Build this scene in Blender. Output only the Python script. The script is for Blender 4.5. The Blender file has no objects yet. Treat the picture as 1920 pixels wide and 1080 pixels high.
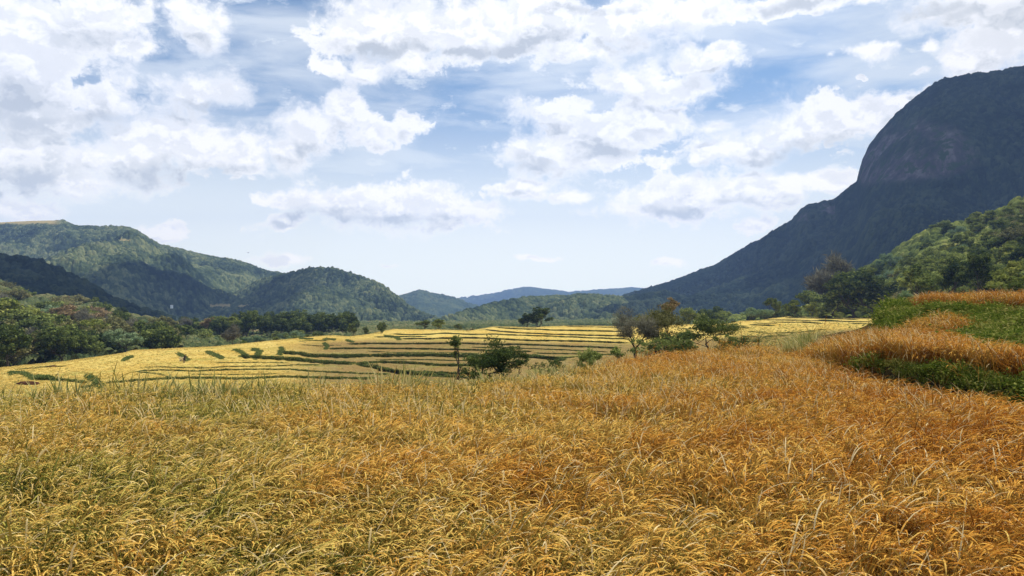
import bpy, math, random
import numpy as np
from mathutils import Vector, Matrix
random.seed(7)
R = np.random.RandomState(11)
S = bpy.context.scene
COL = S.collection

# ------------------------------------------------------------------ camera
F = 1440.0                      # focal length in pixels of a 1920 px wide picture
PITCH = math.atan(35/F)
cd = bpy.data.cameras.new('camera'); cam = bpy.data.objects.new('camera', cd); COL.objects.link(cam)
cd.sensor_width = 36; cd.lens = 36*F/1920; cd.clip_start = 0.05; cd.clip_end = 60000
cam.location = (0, 0, 0); cam.rotation_euler = (math.pi/2 + PITCH, 0, 0)
S.camera = cam
CT, ST = math.cos(PITCH), math.sin(PITCH)
def ray(u, v):
    """pixel of the 1920x1080 photo -> (x/y, z/y) slopes in the world"""
    a = (np.asarray(u, float)-960)/F; b = (540-np.asarray(v, float))/F
    y = CT-b*ST; return a/y, (ST+b*CT)/y
def at(u, v, Y):
    a, e = ray(u, v); return np.stack([a*Y, Y+0*a, e*Y], -1)
def pu(x, y):                   # column (approx.) of a plan position
    return 960+F*x/np.maximum(y, 1e-3)*(1.0)

# ------------------------------------------------------------------ light
SUN_AZ, SUN_EL = math.radians(52), math.radians(56)       # azimuth to the right of the view
SDIR = Vector((math.sin(SUN_AZ)*math.cos(SUN_EL), math.cos(SUN_AZ)*math.cos(SUN_EL), math.sin(SUN_EL)))
ld = bpy.data.lights.new('sun', 'SUN'); ld.energy = 5.0; ld.angle = math.radians(0.5); ld.color = (1, .95, .86)
sun = bpy.data.objects.new('sun', ld); COL.objects.link(sun)
sun.rotation_euler = (-SDIR).to_track_quat('-Z', 'Y').to_euler()
S.view_settings.view_transform = 'Standard'; S.view_settings.look = 'None'
S.view_settings.exposure = 0.25; S.view_settings.gamma = 1; S.view_settings.use_curve_mapping = False
S.cycles.max_bounces = 5; S.cycles.diffuse_bounces = 3; S.cycles.glossy_bounces = 2; S.cycles.transmission_bounces = 3
S.cycles.volume_bounces = 0; S.cycles.transparent_max_bounces = 6

class NT:
    """small node helper: methods return sockets"""
    def __init__(s, tree): s.t = tree; s.n = tree.nodes; s.l = tree.links
    def put(s, sock, v):
        if v is None: return
        if isinstance(v, bpy.types.NodeSocket): s.l.new(v, sock)
        else: sock.default_value = v
    def node(s, typ, **kw):
        n = s.n.new(typ)
        for k, v in kw.items(): setattr(n, k, v)
        return n
    def m(s, op, a, b=None, c=None, clamp=False):
        n = s.node('ShaderNodeMath', operation=op, use_clamp=clamp)
        s.put(n.inputs[0], a); s.put(n.inputs[1], b); s.put(n.inputs[2], c); return n.outputs[0]
    def v(s, op, a, b=None, c=None):
        n = s.node('ShaderNodeVectorMath', operation=op)
        s.put(n.inputs[0], a); s.put(n.inputs[1], b); s.put(n.inputs[2], c)
        return n.outputs['Value'] if op in ('DOT_PRODUCT', 'LENGTH', 'DISTANCE') else n.outputs['Vector']
    def noise(s, vec, scale, detail=4, rough=.55, dist=0, lac=2.0, dim='3D', color=False):
        n = s.node('ShaderNodeTexNoise', noise_dimensions=dim)
        s.put(n.inputs['Vector'], vec)
        n.inputs['Scale'].default_value = scale; n.inputs['Detail'].default_value = detail
        n.inputs['Roughness'].default_value = rough; n.inputs['Distortion'].default_value = dist
        n.inputs['Lacunarity'].default_value = lac
        return n.outputs['Color' if color else 'Fac']
    def ss(s, x, lo, hi, a=0., b=1.):
        n = s.node('ShaderNodeMapRange', interpolation_type='SMOOTHSTEP')
        s.put(n.inputs['Value'], x); s.put(n.inputs['From Min'], lo); s.put(n.inputs['From Max'], hi)
        s.put(n.inputs['To Min'], a); s.put(n.inputs['To Max'], b); return n.outputs['Result']
    def mix(s, f, a, b, blend='MIX'):
        n = s.node('ShaderNodeMix', data_type='RGBA', blend_type=blend)
        s.put(n.inputs[0], f)
        for sk, v in ((n.inputs[6], a), (n.inputs[7], b)):
            s.put(sk, (*v, 1) if isinstance(v, tuple) and len(v) == 3 else v)
        return n.outputs[2]
    def ramp(s, f, stops):
        n = s.node('ShaderNodeValToRGB'); e = n.color_ramp.elements
        while len(e) < len(stops): e.new(.5)
        for q, (p, c) in zip(e, stops): q.position = p; q.color = (*c, 1)
        s.put(n.inputs[0], f); return n.outputs[0]
    def comb(s, x, y, z=0.):
        n = s.node('ShaderNodeCombineXYZ'); s.put(n.inputs[0], x); s.put(n.inputs[1], y); s.put(n.inputs[2], z); return n.outputs[0]

# ------------------------------------------------------------------ sky
def build_world():
    w = bpy.data.worlds.new('World'); S.world = w; w.use_nodes = True
    t = w.node_tree; t.nodes.clear(); N = NT(t)
    STR = 0.1
    sky = N.node('ShaderNodeTexSky', sky_type='NISHITA'); sky.sun_disc = False
    sky.sun_elevation = SUN_EL; sky.sun_rotation = SUN_AZ; sky.altitude = 300; sky.air_density = 1.0; sky.dust_density = 1.0; sky.ozone_density = 2.0
    tc = N.node('ShaderNodeTexCoord'); sep = N.node('ShaderNodeSeparateXYZ'); t.links.new(tc.outputs['Generated'], sep.inputs[0])
    x, y, z = sep.outputs
    az = N.m('ARCTAN2', x, y); el = N.m('ARCSINE', z)
    P = N.comb(az, el, 0.)
    # perspective-flattened coordinates for texture: clouds get smaller towards the horizon
    def ang(u, v):
        a, e = ray(u, v); return math.atan(a), math.atan(e/math.sqrt(1+a*a))
    warp = N.noise(P, 9, 2, .5, color=True)
    wv = N.v('MULTIPLY_ADD', warp, (.05, .035, 0), (-.025, -.0175, 0))
    warp2 = N.noise(P, 38, 3, .6, color=True)
    wv = N.v('ADD', wv, N.v('MULTIPLY_ADD', warp2, (.024, .02, 0), (-.012, -.01, 0)))
    Q = N.v('ADD', P, wv)
    def field(blobs, co, k=.35):
        acc = None
        for (u, v, ru, rv) in blobs:
            c = ang(u, v); e1 = ang(u+ru, v); e2 = ang(u, v-rv)
            sx, sy = 1/abs(e1[0]-c[0]), 1/abs(e2[1]-c[1])
            d = N.v('MULTIPLY_ADD', co, (sx, sy, 0), (-c[0]*sx, -c[1]*sy, 0))
            l = N.v('LENGTH', d)
            # distance in units of a mid sized cloud, so small clouds keep their size
            acc = l if acc is None else N.m('SMOOTH_MIN', acc, l, k)
        return acc
    big = [(60,110,150,125),(190,190,80,62),(110,225,160,40),(-30,40,90,110),(150,35,140,62),(245,85,52,24),(365,45,48,50),
        (350,172,60,40),(415,165,48,38),(350,270,150,55),(240,295,100,62),(465,285,55,50),(60,300,130,75),(150,345,90,35),
        (645,215,42,55),(590,245,85,50),(700,245,60,36),(775,222,42,26),(545,275,50,45),
        (700,55,105,62),(850,50,170,66),(1000,40,150,62),(612,122,42,32),(690,132,50,28),(1150,40,140,48),(1100,85,90,28),(1270,30,140,40),(780,115,60,24),
        (1180,145,100,30),(1250,165,80,28),(1340,105,62,22),(1290,125,50,18),(1040,208,92,26),
        (1130,250,130,56),(1222,220,72,40),(1015,290,72,42),(965,352,88,22),(1060,368,52,14),(1150,300,120,26),
        (640,385,85,36),(560,380,80,18),(520,418,42,16),(760,385,100,44),(850,405,85,34),
        (1280,368,135,46),(1400,365,110,44),(1200,398,82,20),(1480,350,60,30),
        (1500,250,140,48),(1400,285,90,36),(1600,225,100,50),(1335,290,36,26),(1690,185,60,28),
        (1560,345,62,20),(1870,75,90,62),(1815,115,52,28),(1880,10,170,46),(1500,5,260,22),
        (1625,95,60,17),(1745,86,24,13),(1710,132,22,8),(1345,236,30,11),(1605,146,11,7),
        (315,435,52,22),(1010,480,46,6),(1250,497,32,8),(730,498,16,5),(520,478,60,11),(45,392,85,22),(1418,420,40,14)]
    d = field(big, Q)
    PS = N.v('MULTIPLY', P, (1, 1.3, 1))
    jit = N.v('MULTIPLY_ADD', N.noise(P, 22, 4, .6, color=True), (.05, .05, 0), (-.025, -.025, 0))
    def billow(off):
        v_ = N.node('ShaderNodeTexVoronoi', feature='F1', voronoi_dimensions='2D', normalize=True); v_.inputs['Scale'].default_value = 19; v_.inputs['Detail'].default_value = 3.5
        v_.inputs['Roughness'].default_value = .62; v_.inputs['Lacunarity'].default_value = 2.2
        N.put(v_.inputs['Vector'], N.v('ADD', N.v('ADD', PS, jit), off)); return v_.outputs['Distance']
    b1 = billow((0, 0, 0)); b2 = billow((.006, .015, 0))
    f1 = N.noise(PS, 15, 10, .62)
    f2 = N.noise(N.v('ADD', PS, (.008, .018, 0)), 17, 6, .58); f1b = N.noise(PS, 17, 6, .58)
    dens = N.m('SUBTRACT', 1.02, d)
    dens = N.m('ADD', dens, N.m('MULTIPLY_ADD', f1, 2.2, -1.1))
    dens = N.m('ADD', dens, N.m('MULTIPLY_ADD', b1, -1.9, .55))
    wid = N.ss(N.noise(P, 7, 2), .35, .65, .14, .62)
    cov = N.ss(N.m('DIVIDE', dens, wid), -.8, 1.0)
    soft = N.ss(dens, -1.1, .35)
    # thin veils
    vp = N.v('MULTIPLY', P, (2.2, 9.5, 1))
    rot = N.node('ShaderNodeVectorRotate', rotation_type='Z_AXIS'); t.links.new(vp, rot.inputs['Vector']); rot.inputs['Angle'].default_value = .25
    veil = N.noise(rot.outputs[0], 2.1, 7, .55, .5)
    veil = N.ss(veil, .31, .64)
    low = N.ss(el, .31, .08)
    veil = N.m('MULTIPLY', veil, .74)
    veil = N.m('MAXIMUM', veil, N.m('MULTIPLY', N.ss(N.noise(N.v('MULTIPLY', P, (1, 2.2, 1)), 9, 8, .66), .50, .66), .85))
    hz = N.m('MAXIMUM', veil, N.m('MULTIPLY', low, .95))
    leftv = N.m('MULTIPLY', N.ss(az, .1, -.45), N.ss(el, .34, .1)); hz = N.m('MAXIMUM', hz, N.m('MULTIPLY', leftv, .85))
    hz = N.m('MAXIMUM', hz, N.m('MULTIPLY', soft, .5))
    veilcol = (.87/STR, .915/STR, .94/STR)
    lowcol = (1.42/STR, 1.41/STR, 1.16/STR)
    blue = N.mix(1.0, sky.outputs[0], (.72, .90, .98), 'MULTIPLY')
    base = N.mix(hz, blue, N.mix(N.ss(el, .26, .04), veilcol, lowcol))
    # grey undersides of the cumulus
    shade = [(70,232,160,34),(190,215,75,26),(0,210,60,60),(310,328,120,26),(420,315,60,18),(50,320,110,50),(250,340,70,16),(210,60,90,22),
        (715,92,70,22),(900,90,110,14),(640,400,75,15),(570,400,50,12),(830,416,80,11),(520,422,36,7),(760,415,40,10),
        (1250,392,105,12),(1290,355,40,14),(1370,380,60,12),(1470,296,140,18),(1570,270,85,20),(1010,305,50,20),(1160,285,70,14),(1110,262,40,14),
        (1870,22,120,22),(1760,20,90,16),(1500,8,200,14),(1100,20,110,10),(380,195,50,10),(965,362,50,8),(1050,60,60,14)]
    ds = field(shade, Q, .3)
    sh = N.ss(N.m('ADD', ds, N.m('MULTIPLY_ADD', f1, -1.5, .75)), 1.35, .15)
    relief = N.m('ADD', N.m('SUBTRACT', f1b, f2), N.m('MULTIPLY', N.m('SUBTRACT', b2, b1), .45))
    relief = N.m('ADD', N.ss(relief, -.06, .07), N.m('MULTIPLY_ADD', N.noise(PS, 48, 6, .6), .5, -.25))
    edge = N.ss(dens, -.2, .7)
    d2 = field(big, N.v('ADD', Q, (.006, .022, 0)))
    under = N.ss(N.m('ADD', N.m('SUBTRACT', d2, d), N.m('MULTIPLY', N.m('SUBTRACT', f2, f1b), 2.2)), .10, -.42)
    g = N.m('MULTIPLY', N.m('SUBTRACT', 1.0, relief), N.m('MULTIPLY', edge, .42))
    g = N.m('ADD', g, N.m('MULTIPLY', under, N.m('MULTIPLY', edge, .62)))
    g = N.m('ADD', g, N.m('MULTIPLY', sh, .46), clamp=True)
    cc = N.ramp(g, [(0, (1, 1, 1)), (.3, (.88, .895, .92)), (.65, (.68, .71, .74)), (1, (.50, .54, .585))])
    cc = N.mix(1.0, cc, (1.12/STR, 1.10/STR, 1.08/STR), 'MULTIPLY')
    cc = N.mix(N.ss(el, .26, .08), cc, N.mix(1.0, cc, (1.42, 1.34, 1.14), 'MULTIPLY'))
    cov = N.m('MULTIPLY', cov, .97)
    fin = N.mix(cov, base, cc)
    # the open sky behind and overhead, and below the horizon
    bg = N.node('ShaderNodeBackground'); t.links.new(fin, bg.inputs[0]); bg.inputs[1].default_value = STR
    o = N.node('ShaderNodeOutputWorld'); t.links.new(bg.outputs[0], o.inputs[0])
    w.cycles.sampling_method = 'MANUAL'; w.cycles.sample_map_resolution = 512
build_world()

# ------------------------------------------------------------------ numpy noise
def _h(ix, iy, seed):
    n = (ix.astype(np.int64)*374761393 + iy.astype(np.int64)*668265263 + seed*1274126177) & 0xffffffff
    n = ((n ^ (n >> 13))*1274126177) & 0xffffffff
    n = n ^ (n >> 16); return (n & 0xffffff)/float(0x1000000)
def vn(x, y, seed=0):
    ix, iy = np.floor(x), np.floor(y); fx, fy = x-ix, y-iy
    fx = fx*fx*(3-2*fx); fy = fy*fy*(3-2*fy)
    a, b, c, d = _h(ix, iy, seed), _h(ix+1, iy, seed), _h(ix, iy+1, seed), _h(ix+1, iy+1, seed)
    return (a*(1-fx)+b*fx)*(1-fy)+(c*(1-fx)+d*fx)*fy
def fbm(x, y, o=4, seed=0, rough=.5):
    s = 0; a = 1; tot = 0
    for i in range(o): s = s+a*vn(x*2**i+i*17.3, y*2**i-i*9.1, seed+i); tot += a; a *= rough
    return s/tot-.5
def worley(x, y, seed=0):
    ix, iy = np.floor(x), np.floor(y); best = np.full(x.shape, 9.); cid = np.zeros(x.shape)
    for dx in (-1, 0, 1):
        for dy in (-1, 0, 1):
            cx, cy = ix+dx, iy+dy
            px, py = cx+_h(cx, cy, seed+1), cy+_h(cx, cy, seed+2)
            dd = np.hypot(px-x, py-y); r = _h(cx, cy, seed+3)
            m = dd < best; best = np.where(m, dd, best); cid = np.where(m, r, cid)
    return best, cid
def ss(x, a, b):
    t = np.clip((x-a)/(b-a), 0, 1); return t*t*(3-2*t)
def ip(pts, u):
    p = np.array(pts, float); return np.interp(u, p[:, 0], p[:, 1])

# ------------------------------------------------------------------ objects
def tag(o, label=None, cat=None, group=None, kind=None):
    for k, v in (('label', label), ('category', cat), ('group', group), ('kind', kind)):
        if v: o[k] = v
    return o
def empty(name, loc, rz=0):
    o = bpy.data.objects.new(name, None); COL.objects.link(o); o.location = loc; o.rotation_euler = (0, 0, rz); return o
def mesh(name, V, Fq, mats=(), mi=None, smooth=True, attrs=None):
    """V (n,3), Fq (m,3|4) -> mesh data"""
    me = bpy.data.meshes.new(name); V = np.asarray(V, np.float32); Fq = np.asarray(Fq, np.int32); k = Fq.shape[1]
    me.vertices.add(len(V)); me.vertices.foreach_set('co', V.ravel())
    me.loops.add(Fq.size); me.loops.foreach_set('vertex_index', Fq.ravel())
    me.polygons.add(len(Fq)); me.polygons.foreach_set('loop_start', np.arange(0, Fq.size, k, dtype=np.int32))
    me.polygons.foreach_set('loop_total', np.full(len(Fq), k, np.int32))
    if mi is not None: me.polygons.foreach_set('material_index', np.asarray(mi, np.int32))
    me.polygons.foreach_set('use_smooth', np.full(len(Fq), smooth))
    for m_ in mats: me.materials.append(m_)
    for an, av in (attrs or {}).items():
        a = me.attributes.new(an, 'FLOAT', 'POINT'); a.data.foreach_set('value', np.asarray(av, np.float32))
    me.update(calc_edges=True); return me
def obj(name, me, parent=None, loc=None):
    o = bpy.data.objects.new(name, me); COL.objects.link(o)
    if parent: o.parent = parent
    if loc is not None: o.location = loc
    return o
def gridfaces(nr, nc):
    i = np.arange(nr*nc).reshape(nr, nc)
    return np.stack([i[:-1, :-1], i[:-1, 1:], i[1:, 1:], i[1:, :-1]], -1).reshape(-1, 4)

# ------------------------------------------------------------------ materials
def mat(name, fn, transl=0., rough=.9, spec=.2, bump=None):
    m_ = bpy.data.materials.new(name); m_.use_nodes = True; t = m_.node_tree; t.nodes.clear(); N = NT(t)
    c = fn(N)
    if transl > 0:
        d = N.node('ShaderNodeBsdfDiffuse'); N.put(d.inputs[0], c)
        tr = N.node('ShaderNodeBsdfTranslucent'); N.put(tr.inputs[0], c)
        mx = N.node('ShaderNodeMixShader'); mx.inputs[0].default_value = transl
        t.links.new(d.outputs[0], mx.inputs[1]); t.links.new(tr.outputs[0], mx.inputs[2]); out = mx.outputs[0]
        if spec > 0:
            g = N.node('ShaderNodeBsdfGlossy'); g.inputs['Roughness'].default_value = .45; g.inputs[0].default_value = (1, 1, 1, 1)
            m2 = N.node('ShaderNodeMixShader'); m2.inputs[0].default_value = spec
            t.links.new(out, m2.inputs[1]); t.links.new(g.outputs[0], m2.inputs[2]); out = m2.outputs[0]
    else:
        p = N.node('ShaderNodeBsdfPrincipled'); N.put(p.inputs['Base Color'], c); p.inputs['Roughness'].default_value = rough
        p.inputs['Specular IOR Level'].default_value = spec; out = p.outputs[0]
        if bump:
            b = N.node('ShaderNodeBump'); b.inputs['Strength'].default_value = bump[1]; b.inputs['Distance'].default_value = bump[2]
            N.put(b.inputs['Height'], bump[0](N)); t.links.new(b.outputs[0], p.inputs['Normal'])
    o = N.node('ShaderNodeOutputMaterial'); t.links.new(out, o.inputs[0]); return m_
def pos(N): return N.node('ShaderNodeNewGeometry').outputs['Position']
def attr(N, a): return N.node('ShaderNodeAttribute', attribute_name=a).outputs['Fac']
def rnd(N): return N.node('ShaderNodeObjectInfo').outputs['Random']
def const(c): return lambda N: (*c, 1)

def canopy_mat(name, stops, nscale=.02, rock=False, fine=.25):
    def f(N):
        p = pos(N)
        k = N.m('ADD', N.m('MULTIPLY', attr(N, 'tint'), .75), N.m('MULTIPLY_ADD', N.noise(p, nscale, 5, .6), 1.6, -.67))
        k = N.m('ADD', k, N.m('MULTIPLY_ADD', N.noise(p, fine, 4, .75), .9, -.45), clamp=True)
        c = N.ramp(k, stops)
        if rock:
            st = N.noise(N.v('MULTIPLY', p, (1, .5, .10)), .09, 5, .6)
            rc = N.ramp(st, [(.3, (.03, .03, .035)), (.5, (.08, .066, .072)), (.68, (.17, .145, .15))])
            rc = N.mix(N.ss(N.noise(p, .05, 5, .7), .5, .58), rc, (.035, .055, .02))
            c = N.mix(attr(N, 'rock'), c, rc)
        c = N.mix(attr(N, 'field'), c, (.34, .27, .12))
        return c
    return mat(name, f, rough=1, spec=0, bump=(lambda N: N.noise(pos(N), fine*1.6, 4, .7), 1.0, 2.0))

# ------------------------------------------------------------------ hills
def hill(name, sil, Dr, Df, zf, mt, u0, u1, nc, nr, prof=1.0, cell=9., crown=.45, relief=0., gull=60., label=None,
         rockf=None, fieldf=None, drop=0., seed=3, kind='structure', nb=24):
    u = np.linspace(u0, u1, nc); s = ip(sil, u); dr = ip(Dr, u) if not np.isscalar(Dr) else np.full(nc, Dr)
    df = ip(Df, u) if not np.isscalar(Df) else np.full(nc, Df)
    zfo = ip(zf, u) if not np.isscalar(zf) else np.full(nc, zf)
    a, e = ray(u, s); zr = e*dr-drop
    t = np.linspace(0, 1, nr)**1.15; tb = 1+np.linspace(.01, .35, nb)
    tt = np.concatenate([t, tb])[:, None]
    tc = np.minimum(tt, 1)
    Y = df+(dr-df)*tt
    if callable(prof): pr = prof(tc, u[None, :])
    else: pr = tc**prof
    Z = zfo+(zr-zfo)*pr - np.where(tt > 1, (tt-1)*(dr-df)*.9+0*Y, 0)
    X = a*Y
    env = np.clip(tc*4, 0, 1)*(1-ss(tc, .8, 1.0))
    if relief:
        rf = fbm(X/gull, Y/gull, 5, seed)*2 - np.abs(fbm(X/gull*.8+9, Y/gull*.35, 3, seed+9))*1.2-.25
        Z = Z+relief*env*rf; los = zr+drop+(zfo-zr)*(1-tc)*.12     # spurs stay below the crest
        Z = np.where(tt < 1, np.minimum(Z, los*Y/dr+(zr+drop)*0-3*(1-tc)), Z)
    attrs = {}
    Xw = X+fbm(X/7, Y/7, 2, seed+5)*cell*.5
    w, cid = worley(Xw/cell, Y/cell, seed)
    size = .45+.55*cid; size = size*(.45+.9*ss(fbm(X/(cell*9), Y/(cell*9), 3, seed+40), -.2, .2))
    dome = np.sqrt(np.clip(1-(w/.68)**2, 0, 1))*cell*crown*size*1.5
    w2, c2 = worley(X/(cell*.38), Y/(cell*.38), seed+20)
    dome = dome+np.sqrt(np.clip(1-(w2/.75)**2, 0, 1))*cell*crown*.5
    rk = np.zeros_like(Z); fl = np.zeros_like(Z)
    pv = 575-F*Z/Y      # picture row, only used to say where the hill's own fields, bare rock and painted sunlit patch lie on it
    if rockf: rk = rockf(u[None, :]+0*Y, pv, X, Y, Z); dome = dome*(1-rk*.9)
    if fieldf: fl = fieldf(u[None, :]+0*Y, pv, X, Y, Z); dome = dome*(1-fl)+fl*cell*crown*.95
    Z = Z+dome
    tint = cid*.6+c2*.4
    me = mesh(name, np.stack([X, Y, Z], -1).reshape(-1, 3), gridfaces(nr+nb, nc), [mt],
              attrs={'tint': tint.ravel(), 'rock': rk.ravel(), 'field': fl.ravel()})
    o = obj(name, me); tag(o, label, None, None, kind)
    def H(uu, Yq):      # ground height of the bare hill
        uu = np.asarray(uu, float); d0, d1 = np.interp(uu, u, df), np.interp(uu, u, dr)
        q = np.clip((Yq-d0)/(d1-d0), 0, 1.3); q1 = np.minimum(q, 1)
        p_ = prof(q1, uu) if callable(prof) else q1**prof
        z0 = np.interp(uu, u, zfo); return z0+(np.interp(uu, u, zr)-z0)*p_-np.maximum(q-1, 0)*(d1-d0)*.9
    return o, H

G_DARK = [(.15, (.006, .012, .010)), (.5, (.018, .030, .020)), (.85, (.05, .065, .035))]
G_MID = [(.15, (.014, .024, .015)), (.42, (.04, .058, .028)), (.65, (.085, .108, .048)), (.92, (.17, .18, .08))]
G_FAR = [(.1, (.02, .035, .022)), (.5, (.045, .07, .04)), (.9, (.09, .11, .05))]
m_mtn = canopy_mat('mountain_forest', G_DARK, .004, rock=True, fine=.12)
m_hillL = canopy_mat('left_hill_forest', G_MID, .006, fine=.12)
m_hillD = canopy_mat('shaded_hill_forest', G_DARK, .006, fine=.15)
m_far = canopy_mat('distant_hill', G_FAR, .003, fine=.05)
m_nearL = canopy_mat('near_scrub', [(.1, (.025, .038, .016)), (.4, (.07, .095, .035)), (.7, (.14, .155, .06)), (.95, (.22, .20, .09))], .02, fine=.5)
m_nearR = canopy_mat('right_scrub', [(.1, (.035, .05, .014)), (.4, (.11, .14, .034)), (.7, (.22, .25, .06)), (.95, (.36, .34, .10))], .02, fine=.5)

# far blue ridges
hill('hills', [(780,570),(860,562),(930,553),(960,545),(990,540),(1040,545),(1065,550),(1100,549),(1150,543),(1185,540),(1215,544),(1300,560)],
     7000, 4500, -60, m_far, 780, 1320, 300, 120, cell=40, crown=.3, relief=60, gull=700)
hill('hills', [(700,575),(750,556),(785,546),(815,553),(850,560),(880,572),(930,590)], 3400, 2200, -60, m_far, 690, 960, 200, 120,
     cell=18, crown=.35, relief=30, gull=300, seed=5)
# big left ridge
def fld(u, v, X, Y, Z):
    k = ((u > 395) & (u < 432) & (np.abs(v-577) < 2.2)) | ((u > 448) & (u < 470) & (np.abs(v-578) < 1.6)) \
        | ((np.abs(v-454) < 1.2+0*u) & (u > 222) & (u < 246)) | False
    return np.maximum(k.astype(float), (1-ss(u, 95, 118))*(1-ss(v, 421, 425)))
hill('hills', [(-200,440),(-60,424),(0,420),(60,417),(120,416),(145,425),(200,427),(242,427),(262,436),(280,450),(300,461),(350,472),(400,482),(450,494),(500,510),(545,519),(600,525),(700,560),(760,590)],
     [(-200,2300),(250,2200),(500,2300),(760,2100)], [(-200,1100),(300,1000),(760,1200)], -45, m_hillL, -200, 760, 820, 430,
     prof=.95, cell=10, crown=.5, relief=120, gull=300, fieldf=fld, seed=8)
# dome hill in the middle left
hill('hills', [(420,560),(480,530),(540,517),(575,508),(600,504),(625,507),(660,517),(695,528),(720,541),(745,560),(770,580),(800,592),(840,606)],
     [(420,1900),(600,1750),(840,1500)], [(420,950),(840,900)], -42, m_hillL, 430, 850, 460, 380, prof=1.15, cell=9, crown=.5, relief=70, gull=220, seed=12)
# dark shoulder on the left
hill('hills', [(-200,450),(0,472),(40,478),(80,488),(120,505),(165,530),(200,548),(260,572),(330,590)], [(-200,950),(330,900)], [(-200,560),(330,650)], -30,
     m_hillD, -200, 330, 420, 260, cell=10, crown=.45, relief=22, gull=150, seed=15, drop=6)
# green hill at the foot of the mountain
hill('hills', [(780,612),(840,600),(880,583),(920,570),(980,561),(1040,556),(1100,556),(1160,560),(1260,575),(1400,600)],
     [(780,1100),(1100,1700),(1400,1700)], [(780,640),(1400,760)], -34, m_hillL, 800, 1400, 560, 330, prof=1.0, cell=9, crown=.45, relief=45, gull=180, seed=18)
# the great mountain on the right
def mprof(t, u):
    base = .80*t**1.05+.20*t**3
    cl = ss(u, 1560, 1680)
    k = np.where(t < .62, t/.62*.50, np.where(t < .80, .50+(t-.62)/.18*.34, .84+(t-.80)/.20*.16))
    return base*(1-cl)+k*cl
def mrock_sun(u, v, X, Y, Z):
    top = ip([(1600,300),(1660,235),(1720,220),(1800,240),(1860,300)], u); bot = ip([(1600,352),(1660,350),(1760,338),(1860,310)], u)
    k = ss(v, top-8, top+25)*(1-ss(v, bot-18, bot+8))*ss(u, 1600, 1618)*(1-ss(u, 1770, 1860))
    k = k*(.25+.75*ss(fbm(X/45, Z/160, 4, 77), -.1, .12))
    sunlit = ss(v, 372, 384)*(1-ss(v, 412, 420))*(np.abs(u-(1520+0*v)) < 46)*ss(fbm(X/30, Y/60, 3, 5), -.12, .05)*.9  # pale rock colour painted in for sunlight on the left shoulder
    return np.maximum(k, sunlit)
hill('mountain', [(980,612),(1060,583),(1130,566),(1200,547),(1250,530),(1290,515),(1340,497),(1375,476),(1400,463),(1430,447),(1465,424),(1483,414),(1500,395),(1512,385),(1540,378),(1562,374),
     (1590,352),(1606,340),(1611,318),(1617,298),(1632,268),(1655,240),(1680,214),(1710,188),(1740,165),(1770,148),(1800,143),(1830,138),(1858,137),(1890,130),(1920,125),(2000,112),(2120,104),(2300,110)],
     [(980,2100),(1300,2000),(1600,1750),(1950,1500),(2300,1400)], [(980,760),(1500,700),(2300,600)], -32, m_mtn, 980, 2300, 1250, 620,
     prof=mprof, cell=9, crown=.5, relief=70, gull=190, rockf=mrock_sun, seed=23, drop=3)
# near hill on the right, and the slope on the left
R1, HR = hill('hills', [(1300,600),(1400,592),(1480,584),(1540,560),(1600,520),(1640,494),(1700,456),(1740,430),(1800,417),(1860,404),(1920,368),(2000,340),(2200,290)],
     [(1300,520),(1600,560),(1920,480),(2200,420)], [(1300,400),(1540,345),(1660,335),(1720,240),(2200,170)], [(1300,-14),(1660,-8),(1720,-4),(2200,2)], m_nearR, 1300, 2200, 620, 330,
     prof=lambda t, u: .85*t+.15*t*t, cell=6, crown=.45, relief=5, gull=60, seed=31, drop=3)
L1, HL = hill('hills', [(-250,500),(0,524),(60,552),(110,556),(190,566),(240,586),(290,598),(330,610),(380,622),(430,634),(470,650)],
     [(-250,620),(240,560),(470,480)], [(-250,190),(0,190),(240,235),(330,250),(470,300)], [(-250,-19),(470,-17)], m_nearL, -250, 470, 520, 300,
     prof=lambda t, u: t**1.05, cell=6, crown=.45, relief=4, gull=60, seed=35, drop=3)
# valley bottom scrub between the terraces and the hills
def vfld(u, v, X, Y, Z):
    k = ((u > 335) & (u < 392) & (v > 617) & (v < 622.5)) | ((u > 452) & (u < 500) & (v > 622) & (v < 626))
    return k.astype(float)
V1, HV = hill('valley', [(200,606),(470,606),(860,606),(1300,600)], [(200,1000),(1300,1000)], [(200,255),(470,270),(700,300),(900,370),(1300,380)], [(200,-17),(470,-16.5),(700,-14),(1300,-17)],
     m_nearL, 200, 1300, 800, 260, prof=1.0, cell=4.5, crown=.42, relief=2, gull=40, seed=41, fieldf=vfld)

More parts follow.
